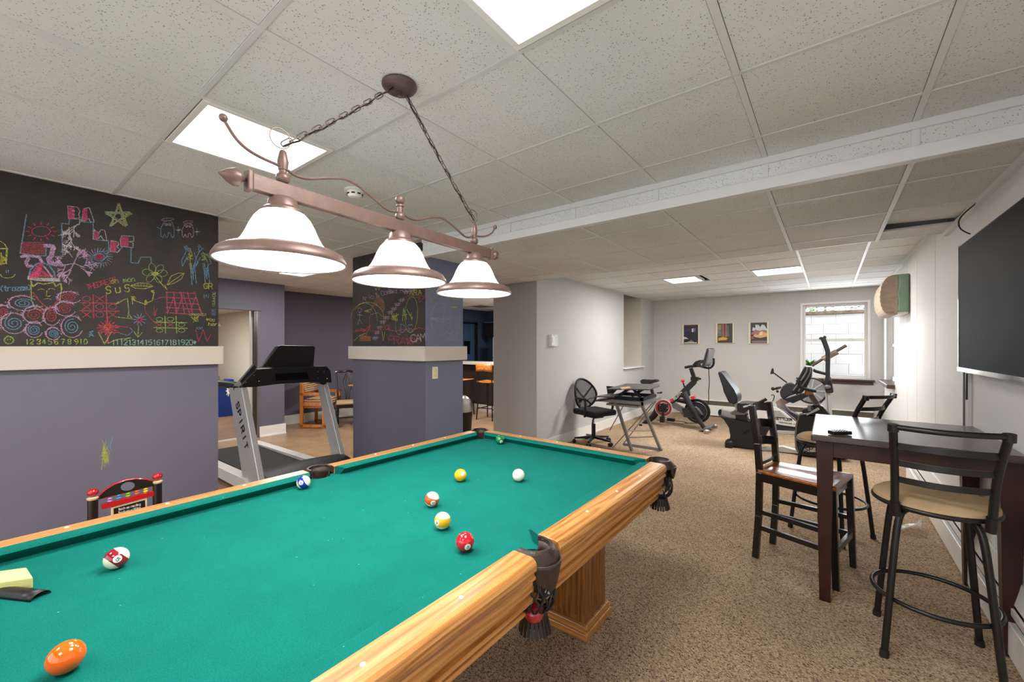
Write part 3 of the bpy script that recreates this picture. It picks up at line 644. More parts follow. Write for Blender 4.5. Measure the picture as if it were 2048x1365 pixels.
def tree(c, w, x, y, a, L, d):
    out = []
    x2, y2 = x + L * math.cos(a), y + L * math.sin(a); out.append((c, w, [(x, y), ((x + x2) / 2 + random.uniform(-4, 4), (y + y2) / 2 + random.uniform(-4, 4)), (x2, y2)]))
    if d > 0:
        for _ in range(3): out += tree(c, w * .9, x + (x2 - x) * random.uniform(.35, 1), y + (y2 - y) * random.uniform(.35, 1), a + random.uniform(-1.1, 1.1), L * random.uniform(.45, .7), d - 1)
    return out
K = .007
cb = [o for o in COL.objects if o.name == 'chalkboard'][0]
it = [('b', K, [(172, 322), (130, 575), (230, 588), (298, 592)]), ('b', K, [(300, 520), (298, 592)]), ('r', K, [(140, 503), (290, 505)])] + [('r', .006, [(137, 512 + 9 * i), (293, 516 + 9 * i)]) for i in range(8)]
chalk(cb, 'chalk_flag', it)
it = [('r', K, ell(267, 433, 60, 33))] + [('r', K, [(267 + 75 * math.cos(a), 433 + 45 * math.sin(a)), (267 + 98 * math.cos(a), 433 + 62 * math.sin(a))]) for a in [k * PI / 6 for k in range(12)]]
chalk(cb, 'chalk_sun', it)
it = [('b', .008, [(360, 600), (408, 590), (400, 380), (447, 386), (452, 350), (522, 355), (527, 372), (605, 376), (605, 482), (640, 490), (705, 495), (707, 552)]), ('b', .008, [(760, 570), (800, 530), (852, 538), (850, 636), (896, 640), (915, 600), (980, 600), (982, 640)])]
chalk(cb, 'chalk_skyline', it)
def block(c2, pts, fill): return [('w', .006, pts + [pts[0]])] + fill
it = block('w', [(440, 268), (500, 275), (520, 300), (510, 325), (520, 345), (445, 352)], hatch('p', .012, 448, 478, 280, 350, 6)) + [('w', .006, [(470, 300), (485, 300)]), ('w', .006, [(470, 325), (485, 325)])]
it += block('w', [(530, 365), (545, 285), (580, 278), (612, 372), (585, 370), (578, 350), (560, 352), (558, 366)], hatch('p', .012, 540, 562, 290, 360, 5))
it += block('w', [(605, 485), (612, 420), (640, 450), (655, 422), (680, 425), (695, 492), (670, 488), (655, 460), (640, 480), (620, 482)], hatch('p', .010, 612, 636, 435, 482, 5))
it += block('w', [(715, 562), (722, 492), (765, 500), (770, 520), (760, 530), (778, 555), (765, 570)], hatch('p', .012, 722, 752, 500, 560, 6))
it += block('w', [(780, 490), (792, 460), (868, 465), (870, 495), (840, 500), (866, 510), (862, 538), (785, 530)], hatch('p', .012, 790, 830, 470, 528, 7))
chalk(cb, 'chalk_letters', it)
it = [('w', .006, [(520, 355), (515, 385), (470, 405), (430, 430)])] + tree('w', .006, 505, 385, 2.4, 80, 3) + tree('w', .006, 440, 440, 1.2, 80, 3) + tree('w', .006, 480, 400, 1.6, 70, 2)
chalk(cb, 'chalk_branch', it)
it = tree('l', .007, 480, 640, -1.2, 90, 3) + tree('l', .007, 480, 640, 2.9, 90, 3) + tree('l', .007, 480, 640, 2.0, 80, 3) + tree('l', .007, 480, 640, .4, 80, 3) + tree('w', .006, 470, 600, -2.3, 60, 2)
chalk(cb, 'chalk_branch', it)
it = [('b', .006, [(595, 630), (605, 590), (640, 565), (705, 560), (690, 600), (655, 635), (610, 645), (595, 630)]), ('p', .012, spiral(645, 598, 26, 18, 3)), ('b', .006, ell(645, 600, 34, 24))]
for k in range(24):
    a = .3 + k * .26; it.append(('b' if k % 2 else 'l', .005, [(645 + 52 * math.cos(a), 605 + 36 * math.sin(a)), (645 + 88 * math.cos(a + .15), 605 + 66 * math.sin(a + .15))]))
chalk(cb, 'chalk_eye', it)
it = [('l', .03, [(292, 525), (340, 528), (348, 545)]), ('l', .03, [(345, 535), (335, 590), (315, 612), (325, 640), (360, 648), (382, 630)]), ('l', .02, [(138, 598), (170, 590), (185, 612), (168, 635), (182, 662), (206, 655)]), ('l', .02, [(150, 592), (200, 594), (255, 600), (272, 632)])]
it += [('b', .010, [(182, 740), (200, 680), (235, 645), (272, 632), (320, 655), (352, 700), (360, 745)]), ('w', .03, [(190, 735), (260, 745), (380, 748)])]
it += [('p', .02, [(195 + 6 * i, 728 - 3 * i), (240 + 2 * i, 735 - 8 * i)]) for i in range(12)] + [('p', .03, [(215, 715), (255, 655), (270, 645)]), ('p', .022, [(240, 715), (270, 690), (300, 715)]), ('r', .02, [(200, 722), (340, 722)]), ('l', .012, [(285, 660), (340, 730)])]
chalk(cb, 'chalk_hat', it)
it = [('y', .009, [(200, 755), (215, 792), (245, 768), (280, 775), (350, 765), (362, 790), (395, 770), (400, 810)]), ('y', .006, [(202, 770), (205, 880), (225, 930), (262, 945), (300, 940)]), ('y', .006, [(402, 800), (385, 900), (340, 930)]),
      ('y', .005, ell(268, 815, 20, 8, 10, PI, 2 * PI)), ('y', .005, ell(335, 812, 20, 8, 10, PI, 2 * PI)), ('y', .005, [(305, 820), (300, 850), (315, 856), (328, 850)]), ('g', .005, [(285, 875), (310, 868), (335, 876)]), ('r', .008, [(215, 830), (260, 890), (330, 950)]), ('r', .008, [(385, 870), (330, 940), (262, 942)])]
chalk(cb, 'chalk_face', it)
for cx, cy, rx, ry, c in ((150, 900, 70, 34, 'b'), (90, 1030, 62, 48, 'b'), (225, 975, 56, 40, 'r'), (337, 985, 40, 42, 'r'), (425, 935, 50, 34, 'r'), (450, 862, 56, 26, 'r'), (468, 1052, 52, 50, 'b'), (222, 1072, 42, 36, 'b'), (345, 1098, 34, 28, 'b'), (20, 955, 34, 30, 'r')):
    it = [(c, K, spiral(cx, cy, rx, ry, 2.3, 40, cx)), ('l', .007, ell(cx, cy, rx * 1.35, ry * 1.4, 24, .3, 5.6, .1))]
    for _ in range(60):
        a = random.uniform(2.4, 5.4); k = random.uniform(1.25, 1.65); x, y = cx + rx * k * math.cos(a), cy + ry * k * math.sin(a); it.append(('l', .005, [(x, y), (x + random.uniform(-3, 3), y + random.uniform(-3, 3))]))
    chalk(cb, 'chalk_petal', it)
star = [(770 + 85 * math.cos(-PI / 2 + k * 4 * PI / 5), 335 + 78 * math.sin(-PI / 2 + k * 4 * PI / 5)) for k in range(6)]
it = [(c, .006, [(x + random.uniform(-10, 10), y + random.uniform(-8, 8)) for x, y in star]) for c in 'ybgoygb']
chalk(cb, 'chalk_star', it)
for gx, gy, k, c in ((1090, 400, 1.0, 'b'), (1222, 410, .85, 'l')):
    it = [('l', .005, ell(gx, gy - 45 * k, 40 * k, 9 * k, 16, 0, 6.28, -.08)), (c, .006, [(gx - 70 * k, gy + 5), (gx - 48 * k, gy + 18 * k), (gx - 25 * k, gy - 28 * k), (gx, gy - 38 * k), (gx + 28 * k, gy - 28 * k), (gx + 42 * k, gy + 20 * k), (gx + 40 * k, gy + 62 * k), (gx + 28 * k, gy + 75 * k), (gx + 18 * k, gy + 45 * k), (gx + 5 * k, gy + 40 * k), (gx - 2 * k, gy + 72 * k), (gx - 12 * k, gy + 72 * k), (gx - 22 * k, gy + 48 * k), (gx - 34 * k, gy + 74 * k), (gx - 46 * k, gy + 60 * k), (gx - 46 * k, gy + 20 * k)]),
          ('w', .005, ell(gx - 12 * k, gy - 12, 8, 8, 10)), ('w', .005, ell(gx + 12 * k, gy - 12, 8, 8, 10)), ('w', .008, [(gx - 12 * k, gy - 10), (gx - 10 * k, gy - 8)]), ('w', .008, [(gx + 12 * k, gy - 10), (gx + 14 * k, gy - 8)])]
    for sx, sy in ((gx + 67 * k, gy + 25),): it += [('b', .006, [(sx - 22, sy), (sx + 22, sy)]), ('b', .006, [(sx, sy - 24), (sx, sy + 24)]), ('w', .012, [(sx - 8, sy), (sx + 8, sy)])]
    chalk(cb, 'chalk_ghost', it)
for fx, c in ((1235, 'y'), (1322, 'g')):
    it = scrib('b', .006, fx - 18, 545, 12, 12, 14) + scrib(c, .006, fx + 5, 590, 14, 26, 20) + [('b', .007, [(fx - 25, 560), (fx - 55, 620), (fx - 50, 660), (fx - 20, 600)]), ('b', .007, [(fx + 25, 570), (fx + 50, 640), (fx + 35, 650)]), ('b', .007, [(fx - 5, 640), (fx + 5, 700), (fx + 12, 778)]), ('b', .007, [(fx + 28, 640), (fx + 32, 700), (fx + 40, 770)]), (c, .006, [(fx + 5, 640), (fx + 15, 700), (fx + 20, 740)])] + scrib('b', .006, fx + 18, 690, 8, 32, 18)
    chalk(cb, 'chalk_figure', it)
it = [('y', .008, spiral(1005, 710, 22, 14, 3))] + [('g', .005, ell(1005 + 48 * math.cos(a), 705 + 34 * math.sin(a), 34, 22, 12, 0, 6.2, a)) for a in (0, 1.1, 2.2, 3.3, 4.4, 5.4)] + [('y', .007, [(1010, 725), (1050, 775), (1085, 810), (1070, 780)]), ('y', .006, [(848, 785), (900, 768), (960, 770), (995, 790), (940, 805), (880, 802), (848, 785), (995, 790)]), ('y', .006, [(1085, 780), (1110, 725), (1160, 702), (1195, 705), (1180, 740), (1130, 770), (1085, 780), (1190, 708)])]
it += [('g', .004, [(870 + 20 * i, 786), (880 + 20 * i, 772)]) for i in range(5)]
chalk(cb, 'chalk_flower', it)
def ttt(nm, c, x0, x1, y0, y1, marks):
    w, h = (x1 - x0) / 3, (y1 - y0) / 3
    it = [(c, .009, [(x0 + w * k, y0), (x0 + w * k + 4, y1)]) for k in (1, 2)] + [(c, .009, [(x0, y0 + h * k), (x1, y0 + h * k + 4)]) for k in (1, 2)]
    for i, mk in enumerate(marks):
        cx, cy = x0 + w * (i % 3 + .5), y0 + h * (i // 3 + .5)
        if mk == 'X': it += [('r', .007, [(cx - w * .3, cy - h * .35), (cx + w * .3, cy + h * .35)]), ('r', .007, [(cx + w * .3, cy - h * .35), (cx - w * .3, cy + h * .35)])]
        elif mk == 'O': it.append(('p' if c == 'r' else 'g', .006, ell(cx, cy, w * .3, h * .33, 14)))
    chalk(cb, nm, it)
ttt('chalk_noughts', 'r', 520, 775, 845, 1000, 'OX XOOXOX'); ttt('chalk_noughts', 'g', 1000, 1215, 985, 1095, 'OO XXOO O')
it = [('r', .009, [(1078, 828 + 33 * k), (1265 + 10 * k, 836 + 35 * k)]) for k in range(5)] + [('r', .009, [(1083 + 45 * k, 826), (1088 + 55 * k, 968)]) for k in range(5)] + [('p', .006, [(1090, 960), (1130, 860), (1150, 960), (1190, 840), (1230, 965), (1270, 860), (1320, 985)])]
chalk(cb, 'chalk_grid', it)
it = [('g', .007, [(755, 905), (800, 880), (828, 868), (836, 950), (830, 990)]), ('g', .007, [(765, 990), (815, 996), (858, 1000), (840, 975)]), ('g', .007, [(755, 905), (768, 890)]), ('y', .006, [(850, 855), (880, 880), (858, 870), (862, 905)]), ('y', .006, [(865, 880), (940, 905), (990, 882), (1000, 830), (985, 825)])] + scrib('y', .006, 948, 895, 8, 12, 14) + scrib('y', .006, 862, 868, 8, 8, 10) + scrib('y', .006, 1000, 825, 10, 6, 8)
it += [('r', .005, [(938, 910), (945, 960), (1000, 1020), (1015, 1035)]), ('r', .005, [(1000, 920), (1005, 985), (990, 960)]), ('r', .005, [(1005, 985), (1020, 935)]), ('p', .005, [(1000, 880), (1040, 862), (1080, 858)])]
chalk(cb, 'chalk_arrows', it)
it = [('b', .006, [(905, 1005), (905 + 45 * math.cos(a), 1005 + 42 * math.sin(a))]) for a in [k * PI / 5 for k in range(10)]] + scrib('p', .010, 905, 1008, 9, 9, 24) + [('g', .006, [(900, 1045), (895, 1120), (870, 1085)]), ('g', .006, [(895, 1120), (925, 1090)])]
chalk(cb, 'chalk_star', it)
it = [('r', .009, [(700 + 70 * math.cos(a), 1060 + 48 * math.sin(a)), (700 - 70 * math.cos(a), 1060 - 48 * math.sin(a))]) for a in [k * PI / 7 for k in range(7)]] + [('r', .010, [(645, 1050), (770, 1052)]), ('r', .010, [(640, 1085), (775, 1090)]), ('r', .010, [(698, 985), (700, 1160)])] + scrib('o', .012, 697, 1050, 8, 16, 22) + [('y', .007, [(640, 1090), (680, 1165), (720, 1090)]), ('b', .006, [(575, 1100), (610, 1115), (580, 1085), (605, 1080), (578, 1118)]), ('p', .005, [(700, 1040), (845, 1058)]), ('b', .005, [(780, 1095), (830, 1110), (862, 1080), (845, 1060)]), ('y', .006, [(700, 1160), (760, 1135), (850, 1125)])]
chalk(cb, 'chalk_burst', it)
chalk(cb, 'chalk_writing', wr_('THE', 568, 812, 32, 'r', .006, -.25, adv=4.6) + wr_('DRESS', 638, 795, 34, 'r', .006, -.28, adv=4.5))
chalk(cb, 'chalk_writing', wr_('oh man', 722, 772, 30, 'g', .006, -.1, adv=5.4))
chalk(cb, 'chalk_writing', wr_('SuS', 690, 838, 46, 'y', .008, -.1, adv=8))
chalk(cb, 'chalk_writing', wr_('GR', 1325, 805, 34, 'y', .009, 0))
chalk(cb, 'chalk_writing', wr_('HI', 1325, 865, 24, 'b', .005, 0) + wr_('ISAACE', 1398, 925, 18, 'g', .006, -PI / 2))
chalk(cb, 'chalk_writing', wr_('amanza', 1230, 980, 20, 'g', .005, 0) + wr_('was', 1340, 1010, 22, 'y', .006, .2) + wr_('here', 1355, 1045, 22, 'y', .006, .05) + [('b', .005, [(1375, 940 + 9 * i), (1402, 940 + 9 * i)]) for i in range(5)])
chalk(cb, 'chalk_writing', wr_('(trozem)', 0, 822, 34, 'b', .006, -.04, adv=4.6))
it = []
for n_, x in zip('1 2 3 4 5 6 7 8 9 10'.split(), (166, 195, 240, 275, 315, 355, 398, 440, 485, 515)): it += wr_(n_, x, 1166, 32, 'g' if int(n_) % 3 else 'y', .007)
chalk(cb, 'chalk_numbers', it)
it = []
for i, n_ in enumerate('11 12 13 14 15 16 17 18 19 20*'.split()): it += wr_(n_, 728 + 53 * i, 1170, 32, 'm', .007, adv=4.6)
chalk(cb, 'chalk_numbers', it)
it = [('g', .008, ell(58, 1140, 30, 24)), ('g', .006, [(30, 1130), (50, 1112), (88, 1130)]), ('g', .006, [(50, 1132), (50, 1138)]), ('g', .006, [(66, 1132), (66, 1138)]), ('y', .006, ell(50, 712, 46, 24, 14, 0, PI)), ('b', .006, [(40, 685), (40, 700)]), ('b', .006, [(55, 685), (55, 700)])]
chalk(cb, 'chalk_smile', it)
it = [('y', .010, [(0, 545), (45, 545), (38, 642), (0, 645)]), ('y', .006, [(0, 495), (30, 515), (48, 545)])] + scrib('y', .008, 12, 615, 10, 18, 20) + [('r', .006, [(1272, 1075), (1290, 1150), (1320, 1070), (1345, 1150), (1370, 1100)])] + wr_('SCAT', 1275, 1068, 12, 'b', .004) + scrib('y', .005, 1275, 1005, 16, 14, 16)
chalk(cb, 'chalk_scribble', it)
it = scrib('y', .005, 687, 1880, 12, 30, 44)
it = [('y' if i % 3 else 'g', .005, [(x, y) for x, y in [(random.gauss(682, 14), random.gauss(1885, 34)) for _ in range(3)]]) for i in range(34)] + [('b', .005, [(712, 1845), (722, 1800), (732, 1770)]), ('b', .005, [(725, 1860), (712, 1825), (735, 1785)])]
mbs = MB()
for j, (c, w, pts) in enumerate(it):
    mbs.mi = CHK.index(c); ribbon(mbs, [AX(*cpt(x, y), -3.87) + Vector((.0012 + .00004 * j, 0, 0)) for x, y in pts], w, (1, 0, 0))
mbs.build('chalk_scribble', [CH[k] for k in CHK], wl, smooth=False, kind='stuff')
# ---- the pillar's front
cf = [o for o in COL.objects if o.name.startswith('chalkboard')][1]
def cw(txt, x, y, h, c, w=.005, rot=0, adv=5.2, pl='F', nm='chalk_writing'): chalk(cf if pl == 'F' else wp, nm, wr_(txt, x, y, h, c, w, rot, .3, adv), pl)
cw('Arlo & Dane', 150, 700, 52, 'l', .005, -.28, 3.7); cw('Bed House', 440, 612, 44, 'l', .005, -.1, 4.6)
cw('PRAV', 435, 1180, 90, 'r', .008, .08, 4.4); cw('DS', 575, 1055, 90, 'b', .007, 0, 5.5); cw('ARA', 680, 625, 55, 'y', .008, 0); cw('TEAM', 640, 1185, 60, 'r', .006, -.08, 4.2); cw('CAM', 700, 1165, 84, 'w', .007, -.1, 3.9)
chalk(cf, 'chalk_letters', [('g', .012, [(600, 925), (612, 780), (645, 905)]), ('g', .010, [(598, 860), (650, 850)]), ('g', .010, [(650, 790), (690, 870), (700, 835)]), ('g', .012, [(690, 850), (705, 910), (712, 880)])], 'F')
chalk(cf, 'chalk_oval', [('g', .006, ell(700, 850, 72, 205, 30, 0, 6.28, .05)), ('g', .006, ell(560, 960, 40, 120, 20, 1, 4.5))], 'F')
it = [('y', .006, ell(200, 900, 190, 190, 24, PI, 2 * PI)), ('y', .006, ell(170, 920, 140, 200, 16, PI * 1.2, 2 * PI))] + [('o', .005, ell(330, 760, 20 + 11 * k, 40 + 16 * k, 18, PI, 2 * PI + .6)) for k in range(5)] + [('o', .005, [(255, 740), (220, 920), (230, 980), (185, 1090)]), ('o', .005, [(240, 850), (320, 830), (380, 880), (400, 1010)]), ('y', .006, [(45, 1150), (110, 1090), (190, 1060)])]
chalk(cf, 'chalk_arches', it, 'F')
it = []
for (x, y) in [(640, 590), (590, 680), (540, 730), (500, 780), (460, 820), (420, 880), (375, 930), (340, 990), (310, 1050), (290, 1110)]: it += [('l', .006, [(x - 34, y), (x + 34, y - 4)]), ('l', .006, [(x - 30, y + 16), (x + 30, y + 12)]), ('l', .006, [(x - 10, y - 16), (x - 14, y + 34)]), ('l', .006, [(x + 14, y - 16), (x + 8, y + 34)])]
chalk(cf, 'chalk_ladder', it, 'F')
it = [('r', .007, [(50, 1050), (110, 1020), (160, 1045), (240, 970), (230, 1040), (330, 1030), (430, 1020), (520, 1040), (600, 1020), (700, 1030), (790, 1000), (862, 1020)]), ('r', .006, [(600, 670), (700, 625), (860, 645)]), ('r', .006, [(860, 560), (850, 650), (790, 710)]), ('r', .005, [(740, 660), (800, 650), (775, 690)])] + scrib('r', .006, 130, 1025, 40, 12, 14) + scrib('r', .006, 215, 990, 20, 14, 12)
chalk(cf, 'chalk_scribble', it, 'F')
it = hatch('o', .004, 120, 230, 1095, 1150, 8) + [('o', .004, [(112, 1080 + 14 * k), (240, 1108 + 8 * k)]) for k in range(6)] + scrib('y', .006, 520, 880, 30, 26, 18) + [('w', .005, ell(112, 800, 18, 26)), ('w', .005, [(112, 826), (112, 900), (90, 960)]), ('w', .005, [(112, 900), (138, 960)]), ('w', .005, [(85, 850), (145, 860)]), ('y', .007, [(365, 1040), (380, 1150), (400, 1040)]), ('y', .006, [(200, 800), (250, 790)]), ('g', .009, [(285, 530), (300, 580), (320, 520), (330, 575), (350, 530)])] + scrib('y', .005, 200, 810, 18, 14, 14) + scrib('p', .005, 440, 1010, 14, 26, 14)
chalk(cf, 'chalk_scribble', it, 'F')
chalk(cf, 'chalk_curls', [('o', .006, ell(255, 245, 22, 26)), ('o', .006, ell(220, 310, 24, 24)), ('o', .006, ell(870, 200, 60, 60, 12, 2.5, 4)), ('g', .005, [(790, 100), (850, 160), (875, 150)])], 'F')
it = [('k', .006, ell(1030, 900, 112, 185, 30)), ('k', .005, ell(1060, 780, 34, 40)), ('k', .005, ell(1062, 790, 14, 20)), ('k', .005, [(1060, 830), (1065, 940), (1110, 1000)]), ('k', .005, [(900, 900), (1000, 890), (1110, 930)])] + scrib('k', .004, 1060, 900, 60, 30, 30) + scrib('k', .004, 970, 905, 40, 14, 24)
chalk(wp, 'chalk_circle', it, 'R')
it = [('g', .007, [(985, 500), (1015, 350), (1040, 430), (1060, 420), (1075, 490), (1135, 350), (1110, 470)]), ('g', .007, [(890, 560), (905, 640), (930, 700), (920, 770)])] + scrib('g', .008, 962, 688, 10, 8, 14) + wr_('of amazon', 1105, 690, 34, 'y', .005, 0, .5, 3.6) + wr_('love', 1120, 735, 30, 'g', .005, 0, .4, 4) + wr_('summer', 1140, 775, 26, 'y', .005, 0, .5, 3) + [('g', .006, [(1215, 900), (1240, 880), (1265, 920), (1225, 940), (1262, 985), (1220, 1010)]), ('g', .006, [(1215, 1060), (1250, 1020)])] + wr_('on', 925, 625, 60, 'k', .005, -.2) + scrib('k', .004, 1180, 1100, 50, 40, 30) + wr_('cory', 1150, 1090, 60, 'k', .004, -.3)
chalk(wp, 'chalk_writing', it, 'R')
# ================================================================ pool table
TX0, TX1, TY0, TY1, ZR, ZB = -2.022, -0.648, -0.195, 2.235, 0.885, 0.848   # outer wood, rail top, bed
CXT, CYT = (TX0 + TX1) / 2, (TY0 + TY1) / 2
pt = thing('pool_table', 'oak pool table with green cloth and leather net pockets', 'pool table', (CXT, CYT, 0))
RW = 0.083
# bed with pocket mouths
nx0, nx1, ny0, ny1 = TX0 + RW - .01, TX1 - RW + .01, TY0 + RW - .01, TY1 - RW + .01
mx0, mx1, my0, my1 = TX0 + .137, TX1 - .13, TY0 + .137, TY1 - .137      # nose lines
def arc(cx, cy, r, a0, a1, n=10): return [(cx + r * math.cos(a0 + (a1 - a0) * i / n), cy + r * math.sin(a0 + (a1 - a0) * i / n)) for i in range(n + 1)]
CP = .058
poly = []
poly += arc(mx0 - CP * .55, my0 - CP * .55, .062, PI / 2 + .0, 0)
poly = [(mx0 - .03, my0 + .01 + .0)] if False else []
d = .058
poly += arc(nx0 + .028, ny0 + .028, .065, PI / 2, 0)
poly += arc(nx1 - .028, ny0 + .028, .065, PI, PI / 2)
poly += [(nx1, CYT - .05)] + arc(nx1 + .016, CYT, .046, -PI / 2, -3 * PI / 2) + [(nx1, CYT + .05)]
poly += arc(nx1 - .028, ny1 - .028, .065, -PI / 2, -PI)
poly += arc(nx0 + .028, ny1 - .028, .065, 0, -PI / 2)
poly += [(nx0, CYT + .05)] + arc(nx0 - .016, CYT, .046, PI / 2, -PI / 2) + [(nx0, CYT - .05)]
MB().prism([(x, y, ZB - .0125) for x, y in poly], (0, 0, .025)).build('cloth_bed', MT['felt'], pt, world=True, smooth=False)
# rails: six lengths of cap, cushion and apron
def rail(p0, p1, out, mat, c0, c1, n_sight=3):
    """p0,p1 on the outer top edge; out = outward normal"""
    p0 = Vector((*p0, ZR)); p1 = Vector((*p1, ZR)); out = Vector((*out, 0)); al = (p1 - p0).normalized(); L = (p1 - p0).length
    prof = [(-RW, 0), (-.022, 0), (-.010, -.003), (-.003, -.010), (0, -.020), (0, -.034), (-.008, -.042), (-.008, -.048), (-.003, -.052), (-.004, -.060), (-.014, -.066), (-.014, -.098), (-RW, -.098)]
    A = [p0 + out * o + Vector((0, 0, z)) for o, z in prof]
    mb = MB()
    r0 = [mb.bm.verts.new(p0 + out * o + Vector((0, 0, z))) for o, z in prof]; r1 = [mb.bm.verts.new(p1 + out * o + Vector((0, 0, z))) for o, z in prof]
    n = len(prof)
    for k in range(n): mb.bm.faces.new((r0[k], r0[(k + 1) % n], r1[(k + 1) % n], r1[k]))
    mb.bm.faces.new(r0[::-1]); mb.bm.faces.new(r1)
    rl = mb.build('rail', mat, pt, world=True, bevel=.005, smooth=False, seg=3)
    # cushion: mitred at its ends
    cu = MB(); cp = [(-RW + .001, -.001), (-.125, -.002), (-.1335, -.008), (-.128, -.014), (-.108, -.038), (-RW + .001, -.038)]
    q0 = [cu.bm.verts.new(p0 + al * (c0 * max(0, (-o - RW)) + .001) + out * o + Vector((0, 0, z))) for o, z in cp]; q1 = [cu.bm.verts.new(p1 - al * (c1 * max(0, (-o - RW)) + .001) + out * o + Vector((0, 0, z))) for o, z in cp]
    for k in range(6): cu.bm.faces.new((q0[k], q0[(k + 1) % 6], q1[(k + 1) % 6], q1[k]))
    cu.bm.faces.new(q0[::-1]); cu.bm.faces.new(q1); cu.build('cushion', MT['felt'], pt, world=True, smooth=False)
    for k in range(n_sight):
        c = p0 + al * L * (k + 1) / (n_sight + 1) + out * (-.042) + Vector((0, 0, .0005))
        MB().lathe([(.0001, .0012), (.0055, .001), (.0062, -.001)], c, 16).build('sight', MT['pearl'], pt, world=True)
G, GS = .118, .062
rail((TX1, TY0 + G), (TX1, CYT - GS), (1, 0), MT['oaky'], 1.0, .45); rail((TX1, CYT + GS), (TX1, TY1 - G), (1, 0), MT['oaky'], .45, 1.0)
rail((TX0, TY0 + G), (TX0, CYT - GS), (-1, 0), MT['oaky'], 1.0, .45); rail((TX0, CYT + GS), (TX0, TY1 - G), (-1, 0), MT['oaky'], .45, 1.0)
rail((TX0 + G, TY1), (TX1 - G, TY1), (0, 1), MT['oakx'], 1.0, 1.0); rail((TX0 + G, TY0), (TX1 - G, TY0), (0, -1), MT['oakx'], 1.0, 1.0)
# cabinet below the rails, stepped inwards
cab = [(-.030, -.098), (-.030, -.118), (-.020, -.122), (-.020, -.134), (-.036, -.140), (-.058, -.172), (-.052, -.176), (-.052, -.190), (-.15, -.190), (-.15, -.098)]
def frame_ring(name, prof, mats):
    for side in range(4):
        mb = MB()
        def P_(o, z, k):
            x = (TX0 - o, TX1 + o)[(k in (1, 2))]; y = (TY0 - o, TY1 + o)[(k in (2, 3))]
            return Vector((x, y, ZR + z))
        ks = ((0, 1), (1, 2), (2, 3), (3, 0))[side]
        a = [mb.bm.verts.new(P_(o, z, ks[0])) for o, z in prof]; c = [mb.bm.verts.new(P_(o, z, ks[1])) for o, z in prof]; n = len(prof)
        for k in range(n): mb.bm.faces.new((a[k], a[(k + 1) % n], c[(k + 1) % n], c[k]))
        mb.bm.faces.new(a[::-1]); mb.bm.faces.new(c); mb.build(name, mats[side % 2], pt, world=True, smooth=False)
frame_ring('apron', cab, (MT['oakx'], MT['oaky']))
frame_ring('lower_skirt', [(-.10, -.19), (-.10, -.212), (-.122, -.222), (-.130, -.250), (-.148, -.256), (-.160, -.290), (-.156, -.296), (-.156, -.306), (-.28, -.306), (-.28, -.19)], (MT['oakx'], MT['oaky']))
MB().b2((TX0 + .12, TY0 + .12, .70), (TX1 - .12, TY1 - .12, .80)).build('slate_support', MT['void'], pt, world=True, smooth=False)
# legs: square fluted posts on stepped plinths
def pleg(cx, cy):
    w = .245; e = thing('leg', '', '', (cx - CXT, cy - CYT, 0)); 
    for k in ('label', 'category'): del e[k]
    e.parent = pt
    m = MB(); m.b2((-w / 2, -w / 2, .07), (w / 2, w / 2, .60)).build('post', MT['oakz'], e, smooth=False, bevel=.004)
    f = MB()
    for s in (-1, 1):
        for ax in (0, 1):
            for k in range(4):
                t = -.066 + k * .044
                for dz in (0,):
                    c = [t, s * w / 2, .31] if ax else [s * w / 2, t, .31]
                    dd = [.026, .010, .42] if ax else [.010, .026, .42]
                    f.box(c, dd)
    f.build('flute', MT['oakz'], e, smooth=False, bevel=.004, kind='stuff')
    MB().b2((-w / 2 - .016, -w / 2 - .016, .035), (w / 2 + .016, w / 2 + .016, .07)).b2((-w / 2 - .026, -w / 2 - .026, 0), (w / 2 + .026, w / 2 + .026, .038)).build('plinth', MT['oakx'], e, smooth=False, bevel=.006)
    MB().b2((-w / 2 - .012, -w / 2 - .012, .555), (w / 2 + .012, w / 2 + .012, .58)).build('capital', MT['oaky'], e, smooth=False, bevel=.004)
for x in (-1.105, -1.56): 
    for y in (2.00, .04): pleg(x, y)
